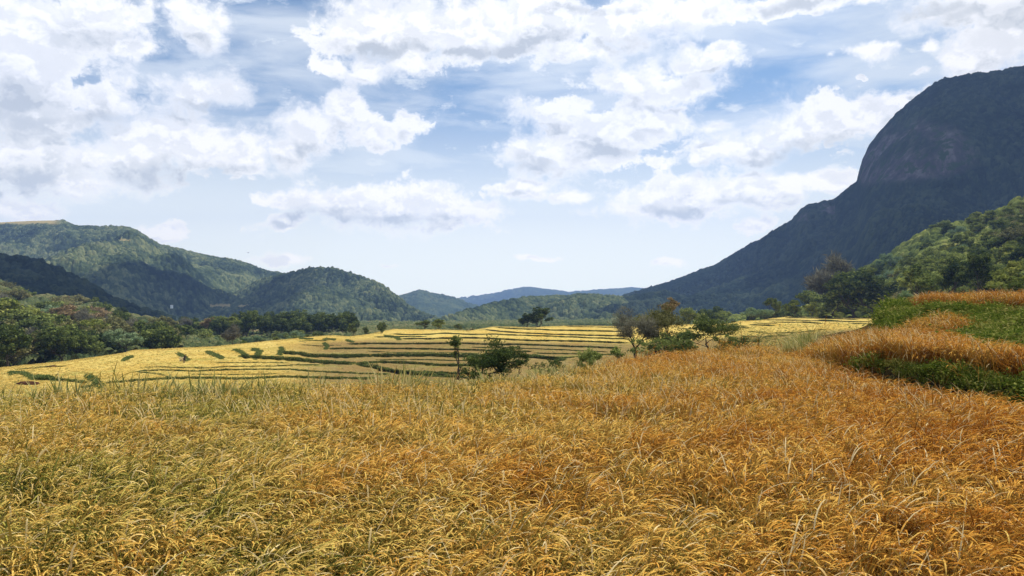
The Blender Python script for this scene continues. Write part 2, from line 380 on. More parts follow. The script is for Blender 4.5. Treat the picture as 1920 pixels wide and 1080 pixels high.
# ------------------------------------------------------------------ the ground sheet
EDGE = [(-400,17),(0,18),(600,20),(900,21.5),(1000,23),(1100,26),(1200,28),(1300,30),(1450,33),(1530,34),(2300,34)]
EDGEV = [(-400,742),(0,733),(300,727),(600,718),(850,712),(950,706),(1020,697),(1100,683),(1200,668),(1300,657),(1450,649),(1530,646)]
Y1 = [(1480,34),(1500,27),(1600,20.4),(1700,17.4),(1920,14),(2200,11.2),(2600,8)]
Y2 = [(1490,30),(1560,31),(1640,31),(1700,26.5),(1760,23),(1850,18.6),(1920,16.6),(2200,13),(2600,9.5)]
Y4 = [(1600,35),(1715,33),(1920,26),(2200,20),(2600,16)]
CROP = .72
def y1(u): return np.where(u < 1480, 99., ip(Y1, u))
def zg(u, Y):
    """ground height below the eye for a column and a depth"""
    u = np.clip(u, -400, 2600); de = ip(EDGE, u)
    ze = -(ip(EDGEV, np.minimum(u, 1530))-575)/F*de
    zt = np.where(Y < 5, -1.72, -1.72+(ze+1.72)*np.clip((Y-5)/(de-5), 0, 1))-CROP
    drop = np.clip(Y-de-.3, 0, None)
    z = zt-np.minimum(drop*.30, 5.5)-np.clip(drop-20, 0, 60)*.12
    z = np.where(u < 1650, z, z)
    # terraces on the right
    a1, a2, a4 = y1(u), ip(Y2, u), ip(Y4, u)
    zr = np.minimum(zt, zt)
    r2 = ss(Y, a1+.15, a1+.95); z2 = ip([(1490,-2.3),(1560,-1.85),(1640,-1.52),(1700,-1.47),(1920,-1.57),(2600,-1.6)], u)
    up = zr+(z2-zr)*r2
    r4 = np.clip((Y-a2-.2)/(a4-a2-.4), 0, 1); r4 = r4*r4*(3-2*r4)*.4+r4*.6
    up = up+(-.22-z2)*r4*np.where(Y > a2, 1, 0)
    up = up-np.clip(Y-a4-6, 0, 60)*.08
    wgt = ss(u, 1475, 1515)
    behind = ss(u, 1640, 1720)
    upd = up-np.clip(Y-ip([(1480,30.5),(1560,31.5),(1640,32.5),(1720,40)], u), 0, 25)*.3*(1-behind)
    return z*(1-wgt)+upd*wgt
def ground():
    th = np.concatenate([np.radians(np.linspace(-180, -62, 60)), np.arctan(np.linspace(-1.7, 1.7, 700)), np.radians(np.linspace(62, 180, 60))])
    r = np.concatenate([[.01], np.geomspace(.6, 60, 330), np.geomspace(62, 30000, 90)])
    T, Rr = np.meshgrid(th, r)
    tcl = np.clip(T, -math.radians(55), math.radians(55))
    u = 960+F*np.tan(tcl); Yq = Rr*np.cos(tcl)
    Z = zg(u, Yq)+fbm(Rr*np.sin(T)*2.5, Rr*np.cos(T)*2.5, 3, 2)*.08*np.clip(60/Rr, 0, 1)
    far = ss(Rr, 55, 110); Z = Z*(1-far)+(-24-20*ss(Rr, 300, 900))*far
    V = np.stack([Rr*np.sin(T), Rr*np.cos(T), Z], -1).reshape(-1, 3)
    def f(N):
        p = pos(N); c = N.ramp(N.noise(p, 3, 6, .7), [(.3, (.02, .014, .007)), (.6, (.06, .045, .02)), (.8, (.09, .075, .03))])
        d = N.v('LENGTH', p); return N.mix(N.ss(d, 50, 90), c, N.ramp(N.noise(p, .02, 5), [(.35, (.03, .05, .02)), (.65, (.08, .1, .035))]))
    o = obj('ground', mesh('ground', V, gridfaces(len(r), len(th)), [mat('field_soil', f, rough=1, spec=0)])); tag(o, kind='structure')
ground()

# ------------------------------------------------------------------ rice terraces of the valley
SIL = [(-260,712),(0,690),(60,684),(120,678),(200,667),(232,662),(250,657),(330,653),(400,650),(470,643),(520,638),(560,634),(600,630),(625,629),(655,631),(690,627),(722,620),(740,617),(820,618),(880,620),(905,616),(925,612.5),(1000,613),(1055,611),(1120,611),(1190,612.5),
       (1230,611),(1270,609),(1320,608),(1365,607),(1380,604),(1386,602),(1425,601),(1440,598),(1470,592.5),(1560,593),(1600,595),(1640,594),(1700,593)]
HT = [(-260,11.6),(0,11.2),(350,10.8),(640,10.1),(900,9.6),(1100,8.75),(1300,8),(1365,7.4),(1386,5.6),(1650,5)]
HB = [(-260,10.8),(0,10.6),(350,11),(640,11.2),(900,11.2),(1100,11),(1300,9),(1400,4.8),(1500,4.2),(1700,4)]
VB = 748.
LINES = [  # (points (u,v), thickness in picture px, green?)
 ([(449,671),(503,674),(560,677),(602,682),(665,685)], 6.5, 1), ([(665,685),(704,690),(730,697),(760,701),(830,703),(900,704)], 6, 0),
 ([(525,664),(565,666),(586,670),(640,671),(720,669),(800,669),(870,670),(940,671),(1000,671),(1060,678)], 6.5, 1),
 ([(672,683),(720,681),(782,683),(820,686),(880,687),(950,686)], 4.5, 0), ([(700,693),(757,700),(802,706),(900,711)], 5, 0),
 ([(150,729),(197,721),(253,715),(317,711),(378,710),(446,712),(480,711),(534,708),(600,710),(700,712)], 4, 1),
 ([(262,697),(300,695),(365,697),(425,694),(508,694),(547,694),(600,698),(690,702),(730,703)], 2.6, 1),
 ([(270,690),(300,689),(388,691),(425,688),(508,687.5),(560,685),(600,685)], 2, 0),
 ([(612,655),(678,654),(755,655),(820,656),(875,657),(960,660),(1000,660)], 3, 0),
 ([(649,647),(690,645),(752,646),(820,645),(875,645),(927,647),(970,647),(1045,650),(1120,652.5),(1165,655)], 3.2, 0),
 ([(750,637),(820,636),(875,634.5),(945,637),(995,639.5),(1070,640.5),(1180,644.5)], 3, 0),
 ([(735,627),(770,629),(840,626),(882,628),(932,627.5),(970,629.5),(1020,631),(1070,633),(1180,637)], 2.3, 1),
 ([(905,618.5),(945,622.5),(970,625),(995,626),(1070,629),(1180,631)], 2.4, 0), ([(927,614.5),(970,617.5),(1045,620),(1110,621),(1180,623)], 2.4, 1),
 ([(1057,612.5),(1180,615)], 1.3, 0), ([(985,670),(1070,671),(1130,668)], 2, 0), ([(560,641),(590,639),(620,640)], 1.6, 1),
 ([(700,633),(745,632),(800,632)], 2.2, 1), ([(690,660),(760,662),(840,662),(900,664)], 1.6, 0),
 ([(1404,610),(1425,611),(1452,612)], 3, 1), ([(1383,615),(1412,616)], 2, 0), ([(1431,600.5),(1500,601),(1560,603),(1640,604)], 1.6, 0), ([(1470,596.5),(1540,597),(1610,600)], 1.4, 0),
 ([(1533,601.5),(1578,603)], 2.6, 1), ([(1500,605),(1545,608)], 2.6, 1), ([(705,676),(800,675),(900,678),(975,679)], 1.8, 0), ([(560,647),(600,649),(640,648)], 1.3, 0), ([(360,703),(440,703),(520,702)], 1.6, 1), ([(880,652),(960,653),(1060,657),(1140,661)], 1.8, 0), ([(1000,663),(1080,664),(1150,666)], 1.8, 1), ([(400,681),(470,680),(540,681)], 1.4, 1), ([(1440,604.5),(1490,605),(1520,604)], 1.4, 0), ([(1590,607),(1640,608)], 1.6, 1), ([(1410,606),(1460,608)], 1.3, 0), ([(1380,611),(1405,613)], 1.4, 0), ([(1400,622),(1440,626),(1500,624),(1550,618)], 1.8, 0), ([(1390,632),(1430,633),(1480,630)], 2, 1),
 ([(1270,617),(1330,619),(1370,617)], 1.6, 0), ([(1270,626),(1330,629),(1380,627)], 1.8, 0),
 ([(250,697.5),(300,702),(320,709)], 2, 1), ([(0,703),(30,699),(60,698)], 1.5, 1), ([(60,714),(90,713),(127,715),(165,721)], 5, 1), ([(30,694),(90,688),(125,688)], 2, 0),
]
def T_D(u, v):
    """depth of the terraced slope for a picture position, stepped at every bund"""
    u = np.asarray(u, float); v = np.asarray(v, float); vp = v.copy(); band = np.zeros_like(v); grn = np.zeros_like(v)
    for pts, th, g in LINES:
        p = np.array(pts, float); lo, hi = p[0, 0], p[-1, 0]
        k = ss(u, lo-2, lo+12)*(1-ss(u, hi-12, hi+2)); 
        c = np.interp(u, p[:, 0], p[:, 1])-th/2+.9*(vn(u/23, u*0, int(lo)+3)-.5)
        hw = th*.5*k*(.75+.5*vn(u/9, u*0, int(hi)))+1e-6; d = v-c; ad = np.abs(d); Rr = hw*2.1
        w = np.where(ad < hw, -d, np.where(ad < Rr, -np.sign(d)*(Rr-ad)/(Rr-hw)*hw, 0))
        vp = vp+w*(k > .02)
        inb = ss(ad, hw*1.25, hw*.8)*(k > .1); band = np.maximum(band, inb); grn = np.where(inb > .3, float(g), grn)
    s = ip(SIL, u); f = np.clip((VB-vp)/(VB-s), 0, 1)
    h = ip(HB, u)*(1-f)+ip(HT, u)*f
    a, e = ray(u, vp); return -h/e, band, grn
def terraces():
    nc, nr = 1150, 300
    u = np.linspace(-260, 1700, nc)[None, :]; s = ip(SIL, u); f = np.linspace(0, 1, nr)[:, None]
    v = VB+(s-VB)*f; u = u+0*v
    D, band, grn = T_D(u, v); P = at(u, v, D)
    P[..., 2] += (fbm(P[..., 0]/1.2, P[..., 1]/2.5, 3, 4)*.16)*(1-band)
    # back of the ridge falls away into the valley
    back = []
    for dy, dz in ((3, -.3), (12, -3), (40, -14)):
        q = P[-1].copy(); k = (q[:, 1]+dy)/q[:, 1]; q[:, 0] *= k; q[:, 1] += dy; q[:, 2] += dz; back.append(q)
    P = np.concatenate([P, np.array(back)]); pad = np.zeros((3, nc))
    # ripeness and painted-in cloud shade: 1 = bright yellow, 0 = dull tan
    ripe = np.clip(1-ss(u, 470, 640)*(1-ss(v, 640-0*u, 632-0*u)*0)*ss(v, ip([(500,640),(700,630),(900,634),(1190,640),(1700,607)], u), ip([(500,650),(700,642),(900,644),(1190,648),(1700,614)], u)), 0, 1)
    red = ss(fbm(u/60, v/7, 3, 61), -.05, .25)
    def f_(N):
        p = pos(N); b, g_, r_, rd = attr(N, 'band'), attr(N, 'green'), attr(N, 'ripe'), attr(N, 'red')
        n1 = N.noise(N.v('MULTIPLY', p, (1, .45, 1)), .9, 5, .75); n2 = N.noise(p, .05, 4)
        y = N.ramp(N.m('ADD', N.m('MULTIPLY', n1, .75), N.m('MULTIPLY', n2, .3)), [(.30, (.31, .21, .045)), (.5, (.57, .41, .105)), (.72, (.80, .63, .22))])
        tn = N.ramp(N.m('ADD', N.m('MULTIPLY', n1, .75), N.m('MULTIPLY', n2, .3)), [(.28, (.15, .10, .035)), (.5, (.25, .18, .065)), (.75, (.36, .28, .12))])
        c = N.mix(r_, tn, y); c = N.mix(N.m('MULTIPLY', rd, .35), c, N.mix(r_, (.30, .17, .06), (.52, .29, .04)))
        c = N.mix(N.m('MULTIPLY', N.ss(N.noise(p, .12, 4), .55, .68), .45), c, (.22, .24, .05))
        bc = N.mix(g_, N.ramp(n1, [(.35, (.035, .035, .012)), (.7, (.11, .11, .035))]), N.ramp(n1, [(.35, (.04, .055, .014)), (.65, (.12, .15, .04))]))
        return N.mix(b, c, bc)
    flat = lambda A: np.concatenate([A, pad+A[-1:]]).ravel()
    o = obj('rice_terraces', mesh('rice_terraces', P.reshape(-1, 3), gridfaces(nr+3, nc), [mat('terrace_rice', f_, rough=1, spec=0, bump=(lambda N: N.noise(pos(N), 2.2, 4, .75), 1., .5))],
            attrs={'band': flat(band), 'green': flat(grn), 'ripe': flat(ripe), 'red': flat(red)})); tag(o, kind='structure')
terraces()

# ------------------------------------------------------------------ instancing of uncountable plants
def scatter(name, P, rot, scl, idx, protos, label=None):
    me = bpy.data.meshes.new(name); n = len(P); me.vertices.add(n); me.vertices.foreach_set('co', np.asarray(P, np.float32).ravel())
    for an, ty, av, ky in (('rot', 'FLOAT_VECTOR', rot, 'vector'), ('scl', 'FLOAT_VECTOR', scl, 'vector'), ('idx', 'INT', idx, 'value')):
        a = me.attributes.new(an, ty, 'POINT'); a.data.foreach_set(ky, np.asarray(av, np.int32 if ty == 'INT' else np.float32).ravel())
    o = obj(name, me); g = bpy.data.node_groups.new(name, 'GeometryNodeTree')
    g.interface.new_socket('Geometry', in_out='INPUT', socket_type='NodeSocketGeometry'); g.interface.new_socket('Geometry', in_out='OUTPUT', socket_type='NodeSocketGeometry')
    N, L = g.nodes, g.links; gi = N.new('NodeGroupInput'); go = N.new('NodeGroupOutput'); J = N.new('GeometryNodeJoinGeometry')
    def na(nm, ty): q = N.new('GeometryNodeInputNamedAttribute'); q.data_type = ty; q.inputs[0].default_value = nm; return q.outputs[0]
    ra, sa, ia = na('rot', 'FLOAT_VECTOR'), na('scl', 'FLOAT_VECTOR'), na('idx', 'INT')
    er = N.new('FunctionNodeEulerToRotation'); L.new(ra, er.inputs[0])
    for k, pr in enumerate(protos):
        oi = N.new('GeometryNodeObjectInfo'); oi.inputs[0].default_value = pr; oi.transform_space = 'ORIGINAL'
        c = N.new('FunctionNodeCompare'); c.data_type = 'INT'; c.operation = 'EQUAL'; L.new(ia, c.inputs[2]); c.inputs[3].default_value = k
        i = N.new('GeometryNodeInstanceOnPoints'); L.new(gi.outputs[0], i.inputs['Points']); L.new(c.outputs[0], i.inputs['Selection'])
        L.new(oi.outputs['Geometry'], i.inputs['Instance']); L.new(er.outputs[0], i.inputs['Rotation']); L.new(sa, i.inputs['Scale']); L.new(i.outputs[0], J.inputs[0])
    L.new(J.outputs[0], go.inputs[0]); md = o.modifiers.new('scatter', 'NODES'); md.node_group = g
    tag(o, label, None, None, 'stuff'); return o
class MB:
    def __init__(s): s.V = []; s.F = []; s.M = []; s.A = []; s.n = 0
    def strip(s, P, W, mi=0, a=.5):
        """ribbon along points P (k,3) with half-width vectors W (k,3)"""
        k = len(P); V = np.concatenate([P-W, P+W]); i = np.arange(k-1)
        s.F.append(np.stack([i, i+1, i+1+k, i+k], -1)+s.n); s.V.append(V); s.A.append(np.full(2*k, a)); s.M.append(np.full(k-1, mi)); s.n += 2*k
    def quads(s, C, A, B, mi=0, a=None):
        """quads with centre C and half axes A, B (m,3)"""
        m = len(C); V = np.stack([C-A-B*.3, C-B*.9+A*.1, C+A+B*.1, C+B-A*.1], 1).reshape(-1, 3); i = np.arange(m)*4
        s.F.append(np.stack([i, i+1, i+2, i+3], -1)+s.n); s.V.append(V); s.A.append(np.repeat(R.rand(m) if a is None else a, 4)); s.M.append(np.full(m, mi)); s.n += 4*m
    def tube(s, P, r, seg=6, mi=0):
        P = np.asarray(P, float); k = len(P); r = np.broadcast_to(r, (k,)); T = np.gradient(P, axis=0); T /= np.linalg.norm(T, axis=1)[:, None]+1e-9
        up = np.array([.31, .17, .93]) if abs(T[0, 2]) < .9 else np.array([1., .1, 0]); A = np.cross(T, up); A /= np.linalg.norm(A, axis=1)[:, None]+1e-9; B = np.cross(T, A)
        th = np.arange(seg)*2*np.pi/seg; V = (P[:, None]+r[:, None, None]*(np.cos(th)[None, :, None]*A[:, None]+np.sin(th)[None, :, None]*B[:, None])).reshape(-1, 3)
        i, j = np.meshgrid(np.arange(k-1), np.arange(seg), indexing='ij'); j2 = (j+1) % seg
        s.F.append(np.stack([i*seg+j, i*seg+j2, (i+1)*seg+j2, (i+1)*seg+j], -1).reshape(-1, 4)+s.n); s.V.append(V); s.A.append(np.full(len(V), .5)); s.M.append(np.full((k-1)*seg, mi)); s.n += len(V)
    def data(s, name, mats, smooth=True):
        return mesh(name, np.concatenate(s.V), np.concatenate(s.F), mats, np.concatenate(s.M), smooth, {'tone': np.concatenate(s.A)})

def rice_col(N, bias=0.):
    p = pos(N); r = rnd(N); tn = attr(N, 'tone')
    sx = N.node('ShaderNodeSeparateXYZ'); N.l.new(p, sx.inputs[0]); X = sx.outputs[0]; Y = sx.outputs[1]
    u = N.m('DIVIDE', X, N.m('MAXIMUM', Y, 1.0))
    patch = N.noise(p, .20, 3, .6); p2 = N.noise(p, .8, 3, .6)
    k = N.m('ADD', N.m('MULTIPLY_ADD', u, .38, .60), N.m('MULTIPLY_ADD', patch, .8, -.4))
    k = N.m('ADD', k, N.m('MULTIPLY_ADD', p2, .55, -.275)); k = N.m('ADD', k, N.m('MULTIPLY_ADD', r, .26, -.13))
    far = N.m('MULTIPLY', N.ss(Y, 12, 19), N.ss(u, .25, -.05)); k = N.m('SUBTRACT', k, N.m('MULTIPLY', far, .12))
    k = N.m('ADD', k, N.m('MULTIPLY_ADD', tn, .45, -.225-bias), clamp=True)
    return k, tn
def rice_leaf(N):
    k, tn = rice_col(N, .04)
    c = N.ramp(k, [(.05, (.045, .075, .015)), (.25, (.135, .135, .026)), (.42, (.26, .185, .04)), (.60, (.32, .18, .036)), (.80, (.28, .12, .02)), (1, (.19, .065, .01))])
    return N.mix(N.m('MULTIPLY', N.ss(tn, .86, 1.0), .85), c, (.74, .60, .32))
def rice_head(N):
    k, tn = rice_col(N, 0)
    c = N.ramp(k, [(.1, (.38, .34, .07)), (.38, (.72, .50, .13)), (.6, (.72, .41, .08)), (.84, (.60, .27, .04)), (1, (.44, .16, .02))])
    return N.mix(N.ss(tn, .74, .98), c, (.82, .66, .34))
m_leaf = mat('rice_leaf', rice_leaf, transl=.3, spec=0)
m_head = mat('rice_head', rice_head, transl=.15, spec=0)

def rice_tuft(seed, H=.72, nst=11, nlf=7, lean=.42, thick=1., heads=True):
    r = np.random.RandomState(seed); b = MB()
    def dr(sp): a_ = r.randn()*sp; return np.array([math.cos(a_), math.sin(a_), 0])
    for i in range(nst):
        th = r.rand()*6.28; base = np.array([math.cos(th), math.sin(th), 0])*.09*r.rand()
        L = H*(.82+.30*r.rand()); t = np.linspace(0, 1, 6)[:, None]; d = dr(.6); ln = lean*(.35+.9*r.rand())
        P = base+np.array([0, 0, 1])*(t*L*.97-t**3*L*ln*.2)+d*t**2*L*ln; tn_ = r.rand()
        side = np.cross(d, [0, 0, 1])+np.array([0, 0, .4])*r.randn(); side = side/np.linalg.norm(side)*.0032*thick; b.strip(P, np.tile(side, (6, 1)), 0, tn_)
        if heads:   # drooping ear: a tapering spike with grains standing off it
            pl = .12+.08*r.rand(); n = 9; q = np.linspace(0, 1, n)[:, None]; T = P[-1]-P[-2]; T /= np.linalg.norm(T); bend = .7+1.5*r.rand()
            arc = [P[-1]]; dd = T.copy()
            for j in range(n-1): dd = dd+(d*.35-np.array([0, 0, 1]))*bend*.13; dd /= np.linalg.norm(dd); arc.append(arc[-1]+dd*pl/(n-1))
            arc = np.array(arc); w = .0052*thick*np.array([.35, .8, 1.05, 1.1, 1.1, 1, .9, .65, .15])[:, None]; sn = np.cross(dd, [0, 0, 1.])+r.randn(3)*.4; sn /= np.linalg.norm(sn)
            tt_ = np.clip(.5+.25*r.randn(), 0, 1); b.strip(arc, sn*w, 1, tt_)
            m = 12; k_ = r.randint(1, n-1, m); tng = arc[np.minimum(k_+1, n-1)]-arc[k_]; tng /= np.linalg.norm(tng, axis=1)[:, None]; ax = r.randn(m, 3); ax /= np.linalg.norm(ax, axis=1)[:, None]
            A = (tng*.8+ax*.5)*.009*thick; B = np.cross(A, ax); B = B/np.linalg.norm(B, axis=1)[:, None]*.0030*thick; b.quads(arc[k_]+ax*.007*thick+tng*.008, A, B, 1, np.clip(tt_+.2*r.randn(m), 0, 1))
    for i in range(nlf):
        d = dr(1.1) if r.rand() < .8 else dr(3); base = d*.06*r.rand(); z0 = H*(.15+.6*r.rand()); L = .22+.28*r.rand()
        t = np.linspace(0, 1, 6)[:, None]; up = 1.45-.5*r.rand(); curl = .2+1.1*r.rand(); ang = up-t*curl
        P = base+np.array([0, 0, z0])+np.cumsum(L/5*(np.cos(ang)*d+np.sin(ang)*np.array([0, 0, 1.])), 0); sd = np.cross(d, [0, 0, 1.])+np.array([0, 0, .7])*r.randn(); sd /= np.linalg.norm(sd)
        w = (.0050+.0035*r.rand())*thick*np.array([.8, 1, 1, .85, .55, .08])[:, None]; b.strip(P, sd*w, 0, r.rand())
    return bpy.data.objects.new('rice_tuft', b.data('rice_tuft', [m_leaf, m_head], False))

def polar_pts(u0, u1, Ya, Yb, dens, seed):
    """random plan positions (X,Y), uniform per square metre, inside a wedge"""
    r = np.random.RandomState(seed); a0, a1 = (u0-960)/F, (u1-960)/F
    area = .5*(a1-a0)*(Yb**2-Ya**2); n = int(area*dens); Y = np.sqrt(r.rand(n)*(Yb**2-Ya**2)+Ya**2); a = a0+(a1-a0)*r.rand(n)
    return 960+F*a, Y, a*Y
def wind_rot(X, Y, r, n):
    """tufts lean with the wind: smooth field of directions"""
    w = fbm(X/3.0, Y/3.0, 3, 70)*2.4+ip([(-.7, .25), (0, 0), (.7, -.45)], X/Y)
    rz = w+r.randn(n)*.75; lod = ss(fbm(X/1.4+9, Y/1.1, 2, 72), .20, .34)*.55
    return np.stack([r.randn(n)*.10, .12+fbm(X/1.8+4, Y/1.8, 2, 71)*.5+lod+r.randn(n)*.10, rz], -1)

def rice_fields():
    pr = [rice_tuft(s, thick=.9, lean=.30+.035*s, nlf=5+s % 4) for s in range(9)]
    prf = [rice_tuft(20+s, nst=9, nlf=5+s % 3, thick=1.1, lean=.32+.05*s) for s in range(7)]
    r = np.random.RandomState(3)
    def zone(name, u, Y, X, ok, protos, smin, smax, label, hfun=None, seed=1):
        u, Y, X = u[ok], Y[ok], X[ok]; n = len(u); Z = zg(u, Y)
        hs = (.94+.34*fbm(X/.8, Y/.8, 3, 44))*(smin+(smax-smin)*r.rand(n))
        if hfun is not None: hs = hs*hfun(u, Y)
        sc = np.stack([1+.2*r.rand(n), 1+.2*r.rand(n), hs], -1)
        scatter(name, np.stack([X, Y, Z], -1), wind_rot(X, Y, r, n), sc, r.randint(0, len(protos), n), protos, label)
    u, Y, X = polar_pts(-150, 2070, 3.2, 13, 44, 5)
    zone('rice_crop', u, Y, X, (Y < ip(EDGE, u)) & (Y < y1(u)-.05), pr, .92, 1.08, 'ripe orange and green rice standing in the near field')
    u, Y, X = polar_pts(-150, 2070, 13, 34.5, 50, 6)
    zone('rice_crop', u, Y, X, (Y < ip(EDGE, u)) & (Y < y1(u)-.05), prf, .82, 1.12, 'ripe golden rice reaching the far edge of the near field')
    u, Y, X = polar_pts(1500, 2250, 11, 33, 55, 7); a1, a2 = y1(u), ip(Y2, u)
    zone('rice_crop', u, Y, X, (u > 1500) & (Y > a1+ip([(1500,-.1),(1600,.1),(1670,1.05)], u)) & (Y < a2), prf, .9, 1.05, 'orange rice strip on the raised terrace above the green bank')
    u, Y, X = polar_pts(1640, 2250, 17, 40, 55, 8); a4 = ip(Y4, u)
    zone('rice_crop', u, Y, X, (u > 1712+r.rand(len(u))*6) & (Y > a4-1.3) & (Y < a4+3.2), prf, .95, 1.1, 'orange rice on the topmost small terrace in front of the trees')
    u, Y, X = polar_pts(1690, 1815, 22.5, 31, 60, 9)
    yc = ip(Y2, u)+.2+.37*(ip(Y4, u)-ip(Y2, u)-.4); el = ((u-1755)/60)**2+((Y-yc)/1.25)**2
    zone('rice_crop', u, Y, X, el < 1, prf, .85, 1.0, 'small golden rice patch set in the green bank', None)
    u, Y, X = polar_pts(1560, 2250, 11, 24, 3.2, 17); a1 = y1(u)
    zone('tall_grass', u, Y, X, (Y > a1-.4) & (Y < a1+1.1), [rice_tuft(50+s, H=.6, nst=4, nlf=5, lean=.6, thick=1.1) for s in range(3)], .8, 1.3, 'dry straw stalks scattered over the green bank')
    # taller grass spikes breaking the edge of the near field
    u, Y, X = polar_pts(-150, 1560, 16, 35, 1.2, 10); de = ip(EDGE, u)
    tall = [rice_tuft(40+s, H=.95, nst=4, nlf=5, lean=.5, thick=1.3) for s in range(3)]
    zone('tall_grass', u, Y, X, (Y < de) & (Y > de-1.6), tall, .95, 1.25, 'tall seeding grass along the far edge of the near field')
rice_fields()

# ------------------------------------------------------------------ green grass on banks
def green_stops(N, stops):
    k = N.m('ADD', N.m('MULTIPLY', attr(N, 'tone'), .55), N.m('MULTIPLY', N.noise(pos(N), .9, 3, .6), .6)); return N.ramp(k, stops)
m_grass = mat('bank_grass', lambda N: N.mix(N.m('MULTIPLY', N.ss(N.noise(pos(N), .55, 4, .65), .50, .66), .7), green_stops(N, [(.2, (.035, .065, .010)), (.45, (.085, .13, .018)), (.7, (.17, .21, .03)), (.95, (.42, .38, .12))]), N.ramp(attr(N, 'tone'), [(.1, (.12, .09, .03)), (.5, (.28, .22, .06)), (.9, (.5, .4, .15))])), transl=.3, spec=0)
m_pale = mat('edge_grass', lambda N: green_stops(N, [(.2, (.12, .14, .035)), (.5, (.26, .26, .08)), (.75, (.42, .36, .14)), (.95, (.62, .52, .26))]), transl=.3, spec=0)
def grass_tuft(seed, H=.3, n=40, leafy=True, mt=None):
    r = np.random.RandomState(seed); b = MB()
    for i in range(n):
        th = r.rand()*6.28; d = np.array([math.cos(th), math.sin(th), 0]); base = d*.16*r.rand(); L = H*(.5+.7*r.rand()); t = np.linspace(0, 1, 4)[:, None]; c = .3+.9*r.rand()
        P = base+np.array([0, 0, 1])*(t-.35*c*t**2)*L+d*c*.6*t**1.6*L; sd = np.cross(d, [0, 0, 1.]); b.strip(P, sd*np.array([.006, .007, .005, .0008])[:, None], 0, r.rand())
    if leafy:
        m = 60; C = np.stack([r.randn(m)*.13, r.randn(m)*.13, H*(.15+.75*r.rand(m))], -1); A = r.randn(m, 3)*[1, 1, .5]; A /= np.linalg.norm(A, axis=1)[:, None]; B = np.cross(A, r.randn(m, 3)); B /= np.linalg.norm(B, axis=1)[:, None]
        b.quads(C, A*.028, B*.014)
    return bpy.data.objects.new('grass_tuft', b.data('grass_tuft', [mt or m_grass], False))
def banks():
    pr0 = [grass_tuft(s, .30) for s in range(5)]; r = np.random.RandomState(9); pe = [grass_tuft(30+s, .34, 26, False, m_pale) for s in range(5)]
    def put(name, u, Y, X, ok, smin, smax, label, pr=None):
        pr = pr or pr0
        u, Y, X = u[ok], Y[ok], X[ok]; n = len(u); Z = zg(u, Y); s = (smin+(smax-smin)*r.rand(n))*(1+1.5*fbm(X/1.3, Y/1.3, 3, 8))
        scatter(name, np.stack([X, Y, Z], -1), np.stack([r.randn(n)*.2, r.randn(n)*.2, r.rand(n)*6.28], -1), np.stack([s*1.2, s*1.2, s], -1), r.randint(0, 5, n), pr, label)
    u, Y, X = polar_pts(1470, 2250, 10, 34, 60, 11); a1 = y1(u); put('grass', u, Y, X, (u > 1600+60*r.rand(len(u))) & (Y > a1-.25) & (Y < a1+1.15), .8, 1.3, 'green weedy bank between the near field and the raised rice strip')
    u, Y, X = polar_pts(1560, 1680, 17, 34, 18, 16); a1 = y1(u); put('grass', u, Y, X, (Y > a1-.3) & (Y < a1+1.0), .7, 1.2, 'pale straw and green grass where the green bank runs out to the left')
    u, Y, X = polar_pts(1600, 2250, 12, 36, 45, 12); yc = ip(Y2, u)+.2+.37*(ip(Y4, u)-ip(Y2, u)-.4); el = ((u-1755)/58)**2+((Y-yc)/1.15)**2
    put('grass', u, Y, X, (u > 1655) & (Y > ip(Y2, u)) & (Y < ip(Y4, u)-1.2) & (el > 1), .9, 1.7, 'green overgrown slope between the two raised rice strips')
    u, Y, X = polar_pts(-100, 1120, 16, 27, 9, 13); de = ip(EDGE, u); put('grass', u, Y, X, (Y > de-1.3) & (Y < de+.4), 1.7, 2.6, 'pale green grass along the far edge of the near field', pe)
    u, Y, X = polar_pts(1450, 1540, 24, 36, 22, 14); put('grass', u, Y, X, (((u-1495)/34)**2+((Y-31)/2.4)**2 < 1), 1.6, 2.4, 'pale green grass clump at the right end of the far field edge', pe)
    u, Y, X = polar_pts(1380, 1720, 28, 60, 10, 15); put('grass', u, Y, X, (Y > ip(EDGE, u)) & (u > 1650), 1.0, 2.0, 'rough grass on the slope beyond the raised rice strips')
banks()
# grass and cut rice on the bunds of the terraces
m_bund = mat('bund_grass', lambda N: green_stops(N, [(.2, (.05, .08, .018)), (.55, (.12, .16, .04)), (.9, (.24, .26, .09))]), transl=.2, spec=0)
m_crop = mat('terrace_crop', lambda N: N.ramp(N.m('ADD', N.m('MULTIPLY', attr(N, 'tone'), .5), N.m('MULTIPLY', N.noise(pos(N), .08, 3), .5)), [(.2, (.5, .37, .10)), (.6, (.72, .56, .18)), (.9, (.85, .72, .3))]), transl=.2, spec=0)
def clump(seed, mt, n=34):
    r = np.random.RandomState(seed); b = MB(); C = np.stack([r.randn(n)*.32, r.randn(n)*.32, .05+.6*r.rand(n)], -1); A = np.stack([r.randn(n)*.5, r.randn(n)*.5, .6+r.rand(n)], -1); A /= np.linalg.norm(A, axis=1)[:, None]
    B = np.cross(A, r.randn(n, 3)); B /= np.linalg.norm(B, axis=1)[:, None]; b.quads(C, A*.22, B*.09); return bpy.data.objects.new('clump', b.data('clump', [mt], False))
